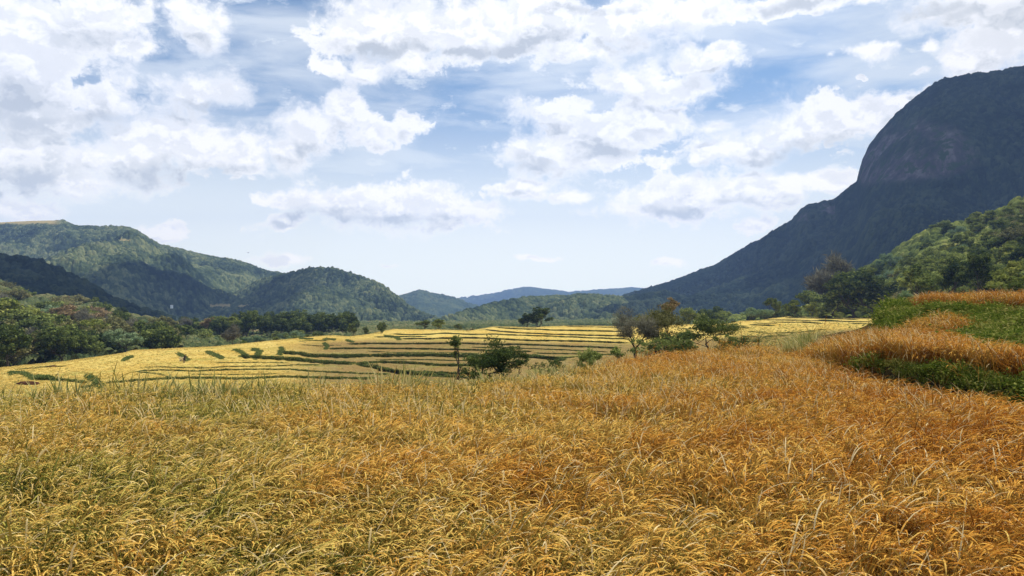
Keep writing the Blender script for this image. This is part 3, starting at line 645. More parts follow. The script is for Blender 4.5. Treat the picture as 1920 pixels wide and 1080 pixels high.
def bunds():
    r = np.random.RandomState(21); pr = [clump(s, m_bund) for s in range(4)]; U = []; Vv = []; Sc = []
    for pts, th, g in LINES:
        p = np.array(pts, float); L = p[-1, 0]-p[0, 0]; n = int(L*(1.5 if g else .8)); u = p[0, 0]+L*r.rand(n); v = np.interp(u, p[:, 0], p[:, 1])-th*(.1+.75*r.rand(n)); U.append(u); Vv.append(v); Sc.append(np.full(n, .16+.045*th))
    for pts, w in (([(335,664),(345,670),(352,676)], 6), ([(388,661),(402,665),(414,671),(418,672)], 6), ([(440,656),(452,660),(462,668)], 5), ([(474,655),(488,659),(482,668),(476,672)], 6),
                   ([(526,652),(530,655),(524,662),(525,667)], 5), ([(20,700),(43,700),(67,712)], 5), ([(163,706),(175,712),(190,726)], 9), ([(70,706),(90,708),(105,713)], 5),
                   ([(608,644),(614,650),(610,655)], 4), ([(650,638),(662,642)], 3), ([(722,630),(745,634),(750,637)], 5), ([(231,676),(240,671),(248,669)], 4), ([(562,635),(585,636)], 2.5), ([(607,636),(628,637)], 3)):
        p = np.array(pts, float); s = np.r_[0, np.cumsum(np.hypot(*np.diff(p, axis=0).T))]; n = int(s[-1]*8+20); q = r.rand(n)*s[-1]
        U.append(np.interp(q, s, p[:, 0])+r.randn(n)*w*.3); Vv.append(np.interp(q, s, p[:, 1])+r.randn(n)*w*.22); Sc.append(np.full(n, .45))
    U, Vv, Sc = map(np.concatenate, (U, Vv, Sc)); n = len(U); D, _, _ = T_D(U, Vv); P = at(U, Vv, D); P[:, 2] -= .1; s = Sc*(.7+.6*r.rand(n))
    scatter('grass', P, np.stack([r.randn(n)*.2, r.randn(n)*.2, r.rand(n)*6.28], -1), np.stack([s*1.3, s*1.3, s*.9], -1), r.randint(0, 4, n), pr, 'green grass on the bunds of the rice terraces')
    pc = [clump(10+s, m_crop) for s in range(4)]; n = 9000; u = -100+1750*r.rand(n); s_ = ip(SIL, u); v = s_+(r.rand(n)**2)*3.
    D, b, _ = T_D(u, v); P = at(u, v, D); P[:, 2] -= .12; s = .25+.2*r.rand(n)
    scatter('rice_crop', P, np.stack([r.randn(n)*.2, r.randn(n)*.2, r.rand(n)*6.28], -1), np.stack([s, s, s*.8], -1), r.randint(0, 4, n), pc, 'yellow rice along the crest of the valley terraces')
bunds()
def rough():
    r = np.random.RandomState(33); pc = [clump(20+s, m_crop) for s in range(3)]+[clump(30+s, m_bund) for s in range(2)]; n = 16000
    u = -100+1500*r.rand(n); s_ = ip(SIL, u); v = s_+1+(738-s_)*r.rand(n)
    ripe = 1-ss(u, 470, 640)*ss(v, ip([(500,640),(700,630),(900,634),(1190,640),(1700,607)], u), ip([(500,650),(700,642),(900,644),(1190,648),(1700,614)], u))  # same mask: tufts thin out where painted cloud shade dulls the rice
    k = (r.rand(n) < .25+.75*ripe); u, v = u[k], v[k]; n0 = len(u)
    m = 3500; u2 = 1375+300*r.rand(m); v2 = ip(SIL, u2)+8+45*r.rand(m); u = np.r_[u, u2]; v = np.r_[v, v2]; n = len(u)
    D, b, _ = T_D(u, v); P = at(u, v, D); P[:, 2] -= .06; sc = .18+.2*r.rand(n); idx = np.where(np.arange(n) < n0, r.randint(0, 3, n), r.randint(0, 5, n)); idx = np.where((np.arange(n) < n0) & (r.rand(n) < .06), 3, idx)
    scatter('rice_crop', P, np.stack([r.randn(n)*.2, r.randn(n)*.2, r.rand(n)*6.28], -1), np.stack([sc*1.3, sc*1.3, sc*.8], -1), idx, pc, 'uneven tufts of rice and weeds over the valley terraces')
rough()

# ------------------------------------------------------------------ trees
def leafmat(name, stops, transl=.28):
    def f(N):
        k = N.m('ADD', N.m('MULTIPLY', attr(N, 'tone'), .45), N.m('MULTIPLY', N.noise(pos(N), .35, 3, .6), .45)); k = N.m('ADD', k, N.m('MULTIPLY', rnd(N), .25)); return N.ramp(k, stops)
    return mat(name, f, transl=transl, spec=0)
LM = {
 'dark': leafmat('leaves_dark', [(.2, (.02, .036, .012)), (.5, (.065, .09, .026)), (.85, (.19, .22, .06))]),
 'mid': leafmat('leaves_mid', [(.2, (.035, .055, .015)), (.5, (.13, .165, .042)), (.85, (.31, .34, .09))]),
 'light': leafmat('leaves_light', [(.2, (.06, .09, .018)), (.55, (.17, .20, .04)), (.9, (.36, .36, .09))]),
 'olive': leafmat('leaves_olive', [(.2, (.07, .075, .028)), (.5, (.18, .175, .065)), (.85, (.34, .31, .13))]),
 'rust': leafmat('leaves_rust', [(.2, (.13, .10, .05)), (.55, (.28, .20, .10)), (.9, (.46, .34, .18))]),
 'grey': leafmat('twigs_grey', [(.2, (.07, .065, .045)), (.5, (.15, .14, .10)), (.85, (.32, .30, .21))]),
 'pale': leafmat('leaves_pale', [(.2, (.09, .14, .06)), (.55, (.17, .24, .11)), (.9, (.29, .35, .18))]),
}
m_bark = mat('bark', lambda N: N.ramp(N.noise(N.v('MULTIPLY', pos(N), (3, 3, .8)), 2.5, 5, .7), [(.3, (.035, .028, .022)), (.7, (.13, .105, .08))]), rough=.95, spec=.1)
m_barkd = mat('bark_dark', lambda N: N.ramp(N.noise(N.v('MULTIPLY', pos(N), (3, 3, .8)), 4, 5, .7), [(.3, (.02, .015, .014)), (.7, (.07, .05, .045))]), rough=.95, spec=.1)
def tree_data(seed, H, W, col, nleaf=2600, leaf=.16, trunk=.35, lobes=11, depth=4, bark=None, flat=1., gap=.0, twig=False, lean=(0, 0), stem=None, thin=1., low=None, vz=.62):
    """limbs grown by recursion and leaves around their ends; H height, W crown width; returns (trunk mesh, crown mesh)"""
    r = np.random.RandomState(seed); tb = MB(); tips = []
    def grow(p, d, L, rad, lv):
        k = 5; pts = [p]
        for i in range(k-1):
            d = d+r.randn(3)*.16+np.array([0, 0, .05 if lv > 0 else .0]); d /= np.linalg.norm(d); pts.append(pts[-1]+d*L/(k-1))
        pts = np.array(pts); rr = np.linspace(rad, rad*.62, k); tb.tube(pts, rr, 7 if lv == 0 else 5 if lv < 3 else 3)
        if lv >= depth: tips.append(pts[-1]); tips.append(pts[2]); return
        nch = r.randint(2, 4) if lv else r.randint(3, 5)
        for c in range(nch):
            s = pts[-1] if c < 2 or lv == 0 and r.rand() < .6 else pts[r.randint(2, 4)]
            az = r.rand()*6.28; sp = .55+.5*r.rand()
            side = np.array([math.cos(az), math.sin(az), 0]); nd = d*(1-.35*sp)+side*sp*(W/H)*1.1+np.array([0, 0, .12]); nd /= np.linalg.norm(nd)
            grow(s, nd, L*(.72+.2*r.rand()), rad*.62*(.7+.3*r.rand()), lv+1)
    d0 = np.array([lean[0], lean[1], 1.]); d0 /= np.linalg.norm(d0)
    grow(np.zeros(3), d0, H*trunk, H*.026*thin*(stem or 1), 0)
    T = np.array(tips); TV = [v for v in tb.V]
    # fit the crown box
    zmax = T[:, 2].max(); cw = max(np.ptp(T[:, 0]), np.ptp(T[:, 1])); cz = T[:, 2].min()
    kz = (H*.95)/zmax; kx = (W*.86)/cw
    zm = lambda z: z*kz if low is None else np.interp(z, [-1, 0, cz, zmax], [-1, 0, low*H, H*.95])
    for v in tb.V: f = np.clip(v[:, 2]/(H*trunk*.9), 0, 1)[:, None]; v[:, :2] *= 1+(kx-1)*f; v[:, 2] = zm(v[:, 2])
    T[:, :2] *= kx; T[:, 2] = zm(T[:, 2])
    if low is not None:     # the crown bulges in the middle and narrows downwards
        q = (T[:, 2]/H-low)/(.95-low); T[:, :2] *= (.62+.55*np.sin(np.clip(q, 0, 1)*2.6))[:, None]
    # leaf clusters
    nc = len(T); cb = MB(); sz = W*.5/math.sqrt(lobes)*(1-.3*gap)
    idx = r.randint(0, nc, nleaf); csz = (.4+.7*r.rand(nc))*sz; dirn = r.randn(nleaf, 3); dirn /= np.linalg.norm(dirn, axis=1)[:, None]
    rad = r.rand(nleaf)**.45; C = T[idx]+dirn*rad[:, None]*csz[idx][:, None]*np.array([1, 1, vz])
    C = C[C[:, 2] > H*.04]; n = len(C)
    if twig:
        A = dirn[:n]*.6+np.array([0, 0, .5])+r.randn(n, 3)*.3
    else: A = np.cross(dirn[:n], r.randn(n, 3))+r.randn(n, 3)*.3
    A /= np.linalg.norm(A, axis=1)[:, None]; B = np.cross(A, dirn[:n]+r.randn(n, 3)*.5); B /= np.linalg.norm(B, axis=1)[:, None]
    s = leaf*(.6+.8*r.rand(n))[:, None]
    tone = np.clip(.5+.45*(r.rand(nc)[idx][:n]-.5)*2+.22*r.randn(n), 0, 1)
    cb.quads(C, A*s*(1.6 if twig else 1), B*s*(.24 if twig else .6), 0, tone)
    return tb.data('trunk', [bark or m_bark]), cb.data('crown', [LM[col]], False)
def tree(name, td, loc, label, cat='tree', group=None, rz=0, s=1., parts=True):
    e = empty(name, loc, rz); e.scale = (s, s, s) if np.isscalar(s) else s
    obj('trunk', td[0], e); obj('crown', td[1], e); tag(e, label, cat, group); return e
def copytree(src, loc, rz, s, label, group, name=None):
    e = src.copy(); COL.objects.link(e); e.location = loc; e.rotation_euler = (0, 0, rz); e.scale = (s, s, s) if np.isscalar(s) else s; e['label'] = label; e['group'] = group
    for c in src.children:
        q = c.copy(); COL.objects.link(q); q.parent = e
    return e
def put(name, td, u, vtop, vbot, Y, H, label, cat='tree', rz=0, wide=1., group=None):
    """stand a tree whose model is H high so that it spans the rows vtop..vbot in the photograph at depth Y"""
    p = at(u, vbot, Y); s = (vbot-vtop)/F*Y/H
    return tree(name, td, tuple(p), label, cat, group, rz, (s*wide, s*wide, s))

rt = random.Random(5)
# near trees beyond the edge of the field
put('slender_tree', tree_data(101, 3.2, 1.9, 'dark', 800, .085, .5, 6, 3, m_barkd, lean=(-.42, .05), gap=.3, stem=1.9), 858, 628, 712, 48, 3.2, 'slender leaning tree with bare dark trunk, left of the round bushy tree')
put('bushy_tree', tree_data(103, 2.6, 3.9, 'dark', 7500, .055, .2, 12, 4, m_barkd, gap=.1, low=.22, vz=.8), 922, 634, 714, 50, 2.6, 'round dense dark green bushy tree at the centre edge of the near field', wide=1.25)
put('shrub', tree_data(104, 1.1, 1.6, 'dark', 700, .07, .2, 6, 3, m_barkd, low=.2, vz=.8), 863, 684, 714, 47, 1.1, 'low dark shrub at the foot of the slender leaning tree', 'shrub')
put('side_branch_tree', tree_data(106, 2.6, 1.9, 'dark', 900, .06, .5, 6, 4, m_barkd, gap=.6), 968, 646, 712, 52, 2.6, 'thin sparse dark tree with open twigs touching the right side of the bushy tree')
put('bare_shrub', tree_data(108, 1.1, 2.0, 'dark', 260, .06, .3, 8, 3, m_barkd, gap=.7), 1015, 676, 706, 48, 1.1, 'low almost bare shrub with dark crooked branches right of the bushy tree', 'shrub')
put('bare_shrub', tree_data(109, 1.0, 1.6, 'dark', 380, .06, .3, 8, 3, m_barkd, gap=.5), 1045, 676, 706, 46, 1.0, 'low scraggly dark shrub between the bare shrub and the compact green shrub', 'shrub')
put('shrub', tree_data(110, 1.4, 1.9, 'mid', 2200, .06, .2, 8, 3, m_barkd, low=.2, vz=.8), 1102, 655, 697, 44, 1.4, 'compact dark green shrub at the step of the field edge', 'shrub')
put('shrub', tree_data(111, .8, 1.0, 'mid', 700, .06, .2, 6, 3, m_barkd, low=.2, vz=.8), 1165, 650, 676, 46, .8, 'tiny green shrub just left of the large open crowned tree', 'shrub')
put('open_tree', tree_data(113, 6, 6.4, 'grey', 6500, .09, .28, 16, 5, m_barkd, gap=.3, twig=True, stem=1.5, low=.42), 1192, 572, 676, 78, 6, 'half bare grey brown tree with forked dark trunk, left of the pair')
e = put('open_tree', tree_data(114, 6, 6.0, 'olive', 15000, .075, .3, 9, 5, m_barkd, gap=.2, stem=1.3, low=.42), 1238, 572, 676, 80, 6, 'taller olive yellow leaved tree with thick crown, right of the pair')
put('rusty_tree', tree_data(115, 7, 2.9, 'rust', 2600, .085, .55, 9, 3, m_barkd, gap=.2, low=.72), 1252, 554, 676, 82, 7, 'orange brown dry treetop rising above the olive tree')
put('umbrella_tree', tree_data(117, 4.4, 6.6, 'dark', 6500, .08, .3, 14, 5, m_barkd, gap=.2, thin=.8, low=.40), 1333, 588, 664, 85, 4.4, 'wide flat topped thin leaved tree right of the tall pair', wide=1.3)
for (u, vt, vb, Y, W, n, sd, lab) in ((1212,628,676,70,3.4,1700,121,'dark scrub at the foot of the forked grey tree'), (1262,630,672,72,3.6,1700,122,'dark scrub below the olive tree crown'), (1300,634,668,74,3.0,1400,123,'scrubby dark bush between the olive tree and the umbrella tree'),
        (1352,632,664,70,2.6,1500,124,'dark bush under the right side of the flat topped tree'), (1377,636,662,60,1.8,1400,125,'round near black bush left of the small palm'), (1405,634,658,64,2.0,600,126,'low olive bush close beside the small palm')):
    put('bush', tree_data(sd, 1.9, W, 'dark', n, .075, .25, 9, 3, m_barkd, gap=.25, low=.2), u, vt-5, vb, Y, 1.9, lab, 'bush', wide=1.25)

# small palm
def palm(u, vt, vb, Y, label, n=16, L=1.5, trunk=.8, name='small_palm', mt='dark', seed=1, cat='palm'):
    r = np.random.RandomState(seed); tb = MB(); tb.tube(np.array([[0, 0, 0], [.02, 0, trunk*.5], [0, .02, trunk]]), [.10, .08, .09], 7); cb = MB()
    for i in range(n):
        th = i*2.4+r.rand()*.4; d = np.array([math.cos(th), math.sin(th), 0]); el = 1.35-1.1*(i/n); t = np.linspace(0, 1, 9)[:, None]; ang = el-t*(.6+.5*r.rand())
        P = np.array([0, 0, trunk])+np.cumsum(L/9*(np.cos(ang)*d+np.sin(ang)*np.array([0, 0, 1.])), 0); sd = np.cross(d, [0, 0, 1.]); cb.strip(P, np.tile(sd*.012, (9, 1)), 0, .3)
        for q in range(1, 9):
            for sg in (-1, 1):
                tip = sd*sg*L*.22*(1-abs(q/9-.45))+d*.1; C = P[q]+tip*.5; cb.quads(C[None], (tip*.5)[None]+[[0, 0, -.03]], np.array([[0, 0, .0]])+(d*.03)[None], 0, np.array([r.rand()]))
    H = trunk+L; p = at(u, vb, Y); s = (vb-vt)/F*Y/H; e = empty(name, tuple(p)); e.scale = (s, s, s); obj('trunk', tb.data('trunk', [m_barkd]), e); obj('fronds', cb.data('fronds', [LM[mt]], False), e); tag(e, label, cat); return e
palm(1422, 610, 660, 55, 'small dark palm with upright fronds standing on the field edge')

# prototypes for the wood
PROTO = {}
for nm, sd, H, W, col, nl, lf, kw in (('dark_tree',201,12,11,'dark',5200,.34,{}),('dark_tree',202,14,10,'dark',5200,.34,{}),('green_tree',203,10,10,'mid',4600,.33,{}),('green_tree',204,12,9,'mid',4600,.33,{}),
        ('light_green_tree',205,8,8,'light',3600,.30,{}),('olive_tree',206,10,10,'olive',3800,.30,{'gap':.2}),('grey_tree',207,12,12,'grey',7000,.34,{'twig':True,'depth':5,'gap':.2}),
        ('pale_tree',208,9,10,'pale',4200,.28,{}),('rusty_tree',209,9,9,'rust',3400,.3,{'gap':.2}),('light_green_tree',210,7,9,'light',3600,.28,{})):
    PROTO.setdefault(nm, []).append((tree_data(sd, H, W, col, nl, lf, .22, 12, low=.30 if nm != 'grey_tree' else .35, vz=.8, **kw), H, {}))
FIRST = {}
def wood(nm, u, Y, z, size, label, group, rz=None, wide=1.):
    i = rt.randrange(len(PROTO[nm])); td, H, _ = PROTO[nm][i]; a = (u-960)/F; loc = (float(a*Y), float(Y), float(z)); s = size/H; rz = rt.random()*6.28 if rz is None else rz
    key = (nm, i); sc = (s*wide, s*wide, s)
    if key not in FIRST: FIRST[key] = tree(nm, td, loc, label, 'tree', group, rz, sc); return FIRST[key]
    return copytree(FIRST[key], loc, rz, sc, label, group)
def wv(nm, u, vt, vb, Y, label, wide=1., group=None):
    a, e = ray(u, vb); return wood(nm, u, Y, float(e*Y), (vb-vt)/F*Y, label, group, wide=wide)
# trees one can point at
wv('grey_tree', 1562, 474, 592, 400, 'tall wide grey leafless tree at the left end of the right hand wood', 1.0)
wv('dark_tree', 1600, 512, 597, 335, 'very dark dense tree behind the far right terraces, left of its broader twin', 1.15)
wv('dark_tree', 1640, 504, 596, 330, 'broad dark tree at the end of the far right terraces, with lit yellow green top', 1.35)
wv('dark_tree', 1560, 536, 595, 345, 'smaller black green tree tucked below the grey leafless tree', 1.0)
wv('dark_tree', 1835, 468, 556, 210, 'tall dark tree with visible trunk behind the topmost rice strip', 1.1)
wv('green_tree', 1718, 496, 562, 235, 'mid green tree behind the left end of the topmost rice strip', 1.3)
wv('dark_tree', 1782, 486, 560, 225, 'dark green tree between the mid green tree and the tall dark trunk tree', 1.1)
wv('green_tree', 1758, 512, 562, 190, 'shorter green tree directly above the topmost rice strip', 1.2)
wv('light_green_tree', 1905, 488, 552, 170, 'yellow green tree at the right picture edge above the topmost rice strip', 1.0)
wv('light_green_tree', 1876, 516, 556, 140, 'bright green bushy tree right of the tall dark trunk tree', 1.5)
wv('light_green_tree', 1930, 518, 558, 130, 'bright green bush cut by the right picture edge', 1.5)
wv('pale_tree', 1690, 545, 600, 120, 'pale leafy bush left of the topmost rice strip', 1.0)
wv('green_tree', 1668, 560, 612, 60, 'dark green weeds and bush at the left end of the green slope', 1.2)
wv('green_tree', 1695, 566, 606, 48, 'low green bush beside the small golden rice patch', 1.4)
wv('light_green_tree', 1490, 562, 592, 345, 'small yellow green tree at the back edge of the far right terraces', 1.2)
wv('light_green_tree', 1522, 566, 592, 345, 'light green bush beside the small yellow green tree', 1.2)
wv('green_tree', 1452, 558, 594, 360, 'dark round tree left of the small yellow green tree', 1.1)
wv('green_tree', 1530, 545, 592, 380, 'green spreading tree behind the light green bush', 1.2)
wv('pale_tree', 1405, 576, 602, 330, 'pale bushy tree behind the stepped left end of the far right terraces', 1.5)
wv('pale_tree', 1432, 580, 601, 335, 'second pale bush on the step of the far right terraces', 1.3)
wv('dark_tree', 1008, 574, 618, 345, 'dark flat topped tree alone on the crest of the central terraces', 1.7)
wv('dark_tree', 988, 586, 618, 350, 'smaller dark tree touching the left of the crest tree', 1.5)
wv('green_tree', 797, 600, 619, 330, 'bright green bush at the left of the crest bushes', 1.4)
wv('light_green_tree', 822, 599, 619, 330, 'light yellow green bush in the crest bushes', 1.5)
wv('dark_tree', 862, 607, 621, 335, 'low dark bush at the right end of the crest bushes', 1.5)
wv('pale_tree', 1148, 603, 613, 340, 'low pale bush on the crest left of the forked grey tree', 1.8)
wv('dark_tree', 663, 604, 633, 285, 'dark green tree at the left end of the trio on the terrace crest', 1.0)
wv('dark_tree', 688, 612, 631, 285, 'smallest dark tree in the middle of the trio on the terrace crest', 1.0)
wv('dark_tree', 715, 604, 630, 288, 'dark green tree at the right end of the trio on the terrace crest', 1.0)
wv('rusty_tree', 385, 596, 622, 420, 'orange brown rounded tree in the valley behind the left terraces', 1.3)
wv('grey_tree', 440, 608, 653, 255, 'grey brown thin tree just behind the left terraces', 1.0)
wv('light_green_tree', 437, 594, 622, 430, 'yellow green round topped tree behind the grey brown thin tree', 1.4)
wv('pale_tree', 238, 617, 662, 240, 'feathery pale green tree behind the left terraces', 1.3)
wv('dark_tree', 278, 606, 642, 290, 'dark conical tree right of the feathery pale tree', .9)
wv('rusty_tree', 150, 570, 612, 330, 'brown leaved tree high on the left slope', 1.6)
wv('olive_tree', 62, 620, 672, 215, 'rounded olive brown tree above the left edge of the terraces', 1.1)
wv('dark_tree', 15, 610, 694, 190, 'big dark tree at the left picture edge', 1.1)
wv('dark_tree', 118, 614, 680, 215, 'wide dark green tree left of the feathery pale tree', 1.2)
wv('olive_tree', 300, 592, 622, 400, 'wide brownish tree on the foot of the left slope', 1.6)
palm(176, 654, 679, 190, 'pale banana clump at the back edge of the left terraces, left one of two', 14, 2.2, .5, 'banana_plant', 'pale', 3, 'banana plant')
palm(204, 652, 675, 195, 'pale banana clump at the back edge of the left terraces, right one of two', 14, 2.2, .5, 'banana_plant', 'pale', 4, 'banana plant')
# the woods on both slopes: individuals, copied
placed = []
def fill(n, usamp, ysamp, H, kinds, smin, smax, labels, group, mind, drop=1.5):
    c = 0; tries = 0
    while c < n and tries < n*60:
        tries += 1; u = usamp(); Y = ysamp(u)
        if Y is None: continue
        x = (u-960)/F*Y; size = smin+(smax-smin)*rt.random()
        if any((x-a)**2+(Y-b)**2 < (mind*(size+s_)*.5)**2 for a, b, s_ in placed): continue
        placed.append((x, Y, size)); nm = rt.choice(kinds); wood(nm, u, Y, float(H(u, Y))-drop, size, labels(nm, u, Y, size), group, wide=1.0+.35*rt.random()); c += 1
KW = {'dark_tree': 'dark', 'green_tree': 'green', 'light_green_tree': 'yellowish', 'olive_tree': 'olive', 'grey_tree': 'grey', 'pale_tree': 'pale', 'rusty_tree': 'brown'}
def auto(place, u0, u1, Y0, Y1_, s0, s1, noun='tree'):
    """label from size, colour and where the tree stands in its wood"""
    def f(nm, u, Y, size):
        q = (size-s0)/(s1-s0); sz = 'small' if q < .33 else 'middling' if q < .67 else 'tall'
        c = (u-u0)/(u1-u0); side = ['at the left end', 'near the left end', 'left of the middle', 'in the middle', 'right of the middle', 'near the right end', 'at the right end'][int(min(max(c*7, 0), 6))]
        t = (Y-Y0)/(Y1_-Y0); row = ['in front', 'in the second rank', 'in the third rank', 'at the back'][int(min(max(t*4, 0), 3))]
        return '%s %s %s %s, %s, %s' % (sz, KW[nm], noun, place, side, row)
    return f
fill(75, lambda: rt.uniform(-60, 330), lambda u: rt.uniform(ip([(0,197),(240,240),(330,256)], u), 330), lambda u, Y: HL(u, Y), ['dark_tree']*4+['green_tree']*3+['olive_tree']*2+['grey_tree', 'light_green_tree'], 8, 14, auto('low on the left slope', 0, 330, 200, 330, 8, 14), 'trees of the wood on the left slope', .50, 2)
fill(65, lambda: rt.uniform(-60, 400), lambda u: rt.uniform(330, 560), lambda u, Y: HL(u, Y), ['dark_tree']*2+['green_tree']*3+['olive_tree']*3+['rusty_tree', 'grey_tree', 'light_green_tree', 'pale_tree'], 6, 11, auto('high on the left slope', 0, 400, 330, 560, 6, 11), 'trees of the wood on the left slope', .62, 2)
fill(60, lambda: rt.uniform(1540, 1980), lambda u: rt.uniform(ip([(1540,350),(1660,342),(1720,250),(1980,215)], u), 380), lambda u, Y: HR(u, Y), ['dark_tree']*2+['green_tree']*4+['light_green_tree']*3+['olive_tree'], 8, 13, auto('low on the right hill', 1540, 1920, 230, 380, 8, 13), 'trees of the wood on the right hill', .55, 2)
fill(90, lambda: rt.uniform(1560, 1980), lambda u: rt.uniform(350, 560), lambda u, Y: HR(u, Y), ['green_tree']*4+['light_green_tree']*4+['olive_tree', 'dark_tree', 'pale_tree'], 6, 11, auto('high on the right hill', 1560, 1920, 350, 560, 6, 11), 'trees of the wood on the right hill', .6, 2)
fill(38, lambda: rt.uniform(450, 668), lambda u: rt.uniform(400, 500), lambda u, Y: -17, ['dark_tree']*6+['green_tree'], 10, 15, auto('in the dark valley row', 450, 668, 400, 500, 10, 15), 'dark trees in a row on the valley floor', .5, 0)
fill(45, lambda: rt.uniform(300, 640), lambda u: rt.uniform(ip([(300,262),(470,280),(640,310)], u), 400), lambda u, Y: HV(u, Y), ['green_tree']*3+['pale_tree']*3+['light_green_tree']*3+['dark_tree'], 3, 5.5, auto('just beyond the left terraces', 300, 640, 270, 400, 3, 5.5, 'bush'), 'bushes on the valley floor', .8, .8)
fill(22, lambda: rt.uniform(330, 460), lambda u: rt.uniform(420, 560), lambda u, Y: HV(u, Y), ['dark_tree']*3+['green_tree']*2+['grey_tree'], 9, 13, auto('deep in the left valley', 330, 460, 420, 560, 9, 13), 'trees on the valley floor behind the left terraces', .6, .8)
fill(14, lambda: rt.uniform(1280, 1500), lambda u: rt.uniform(360, 430), lambda u, Y: -11, ['green_tree']*3+['dark_tree']*3+['pale_tree'], 8, 12, auto('behind the far right terraces', 1280, 1500, 360, 430, 8, 12), 'trees behind the far right terraces', .6, 0)

# ------------------------------------------------------------------ small things
def skin_person():
    p = at(345.5, 681, T_D(345.5, 681)[0]).ravel(); e = empty('person', tuple(p), 2.2)
    J = {'pel': (0, 0, .90), 'sp': (.02, -.04, 1.12), 'ch': (.04, -.14, 1.32), 'nk': (.04, -.22, 1.46), 'hd': (.04, -.28, 1.56), 'ht': (.04, -.30, 1.68), 'sl': (-.17, -.14, 1.36), 'sr': (.21, -.14, 1.36), 'el': (-.24, -.26, 1.12), 'er': (.27, -.28, 1.12), 'hl': (-.16, -.46, .98), 'hr': (.2, -.48, .98),
         'pl': (-.1, 0, .88), 'pr': (.1, 0, .88), 'kl': (-.12, -.08, .48), 'kr': (.13, .08, .48), 'al': (-.12, .02, .08), 'ar': (.13, .16, .08), 'tl': (-.12, -.14, .03), 'tr': (.13, 0, .03)}
    Rd = {'pel': .15, 'sp': .13, 'ch': .15, 'nk': .055, 'hd': .085, 'ht': .08, 'sl': .07, 'sr': .07, 'el': .045, 'er': .045, 'hl': .035, 'hr': .035, 'pl': .1, 'pr': .1, 'kl': .06, 'kr': .06, 'al': .04, 'ar': .04, 'tl': .035, 'tr': .035}
    E = [('pel','sp'),('sp','ch'),('ch','nk'),('nk','hd'),('hd','ht'),('ch','sl'),('ch','sr'),('sl','el'),('sr','er'),('el','hl'),('er','hr'),('pel','pl'),('pel','pr'),('pl','kl'),('pr','kr'),('kl','al'),('kr','ar'),('al','tl'),('ar','tr')]
    def sk(name, keys, mt, grow=0.):
        ks = [k for k in J if k in keys]; me = bpy.data.meshes.new(name); me.from_pydata([J[k] for k in ks], [(ks.index(a), ks.index(b)) for a, b in E if a in ks and b in ks], []); me.materials.append(mt)
        o = obj(name, me, e); md = o.modifiers.new('skin', 'SKIN'); me.skin_vertices.new() if not me.skin_vertices else None
        for i, k in enumerate(ks): me.skin_vertices[0].data[i].radius = (Rd[k]+grow, Rd[k]+grow)
        me.skin_vertices[0].data[0].use_root = True; o.modifiers.new('sub', 'SUBSURF').levels = 2; return o
    skin = mat('skin', const((.11, .06, .04)), rough=.6); cloth = mat('dark_cloth', lambda N: N.ramp(N.noise(pos(N), 9), [(.4, (.02, .012, .02)), (.7, (.05, .03, .045))]), rough=.9); hair = mat('hair', const((.012, .01, .01)), rough=.6)
    sk('body', list(J), skin); sk('shirt', ['pel', 'sp', 'ch', 'sl', 'sr', 'el', 'er'], cloth, .018); sk('trousers', ['pel', 'pl', 'pr', 'kl', 'kr', 'al', 'ar'], cloth, .016)
    b = MB(); n = 260; r = np.random.RandomState(2); d = r.randn(n, 3); d /= np.linalg.norm(d, axis=1)[:, None]; d = d[(d[:, 2] > -.2)]; c = np.array([.04, -.28, 1.62]); b.quads(c+d*.105, np.cross(d, [0, 0, 1.])*.04, np.cross(d, [1, 0, 0.])*.04); obj('hair', b.data('hair', [hair], False), e)
    tag(e, 'person in dark clothes stooping forward in the yellow rice of the left terraces', 'person')
    q = at(341.5, 677, T_D(341.5, 677)[0]).ravel(); sb = clump(90, mat('straw', const((.72, .62, .38)), rough=1), 160); sb.name = 'straw_sheaf'; COL.objects.link(sb); sb.location = q; sb.scale = (.9, .7, 1.1); tag(sb, 'pale sheaf of cut straw beside the stooping person', 'straw sheaf')
skin_person()
m_soil = mat('red_soil', lambda N: N.ramp(N.noise(pos(N), 1.2, 5, .7), [(.3, (.035, .018, .012)), (.7, (.12, .055, .03))]), rough=1, spec=0)
def mound(u, v, w, h, label, seed):
    D = float(T_D(u, v)[0]); p = at(u, v, D); n = 40; th, ph = np.meshgrid(np.linspace(0, 2*np.pi, n), np.linspace(0, np.pi/2, 12)); W = w/F*D/2; H = h/F*D
    k = 1+.5*fbm(np.cos(th)*2+3, np.sin(th)*2+ph*2, 3, seed); V = np.stack([W*np.sin(ph)*np.cos(th)*k, W*.5*np.sin(ph)*np.sin(th)*k, H*np.cos(ph)**.6*k-.1], -1)
    o = obj('soil_mound', mesh('soil_mound', V.reshape(-1, 3), gridfaces(12, n), [m_soil])); o.location = tuple(p); tag(o, label, 'soil mound')
mound(53, 721, 44, 7, 'dark red brown bare soil bank at the lower left edge of the terraces', 1)
mound(101, 688, 14, 4, 'small dark soil heap near the back edge of the left terraces', 2)
mound(88, 688, 9, 3, 'smallest soil heap, left of the other heap near the back edge', 3)
q0 = at(99, 713, float(T_D(99, 713)[0])); q1 = q0+np.array([1.1, 0, 1.7]); b = MB(); b.tube(np.array([q0, (q0+q1)/2+[.05, 0, 0], q1])-q0, [.05, .04, .02], 6)
o = obj('stick', b.data('stick', [m_bark])); o.location = tuple(q0); tag(o, 'thin slanting stick standing in the yellow rice at the left', 'stick')
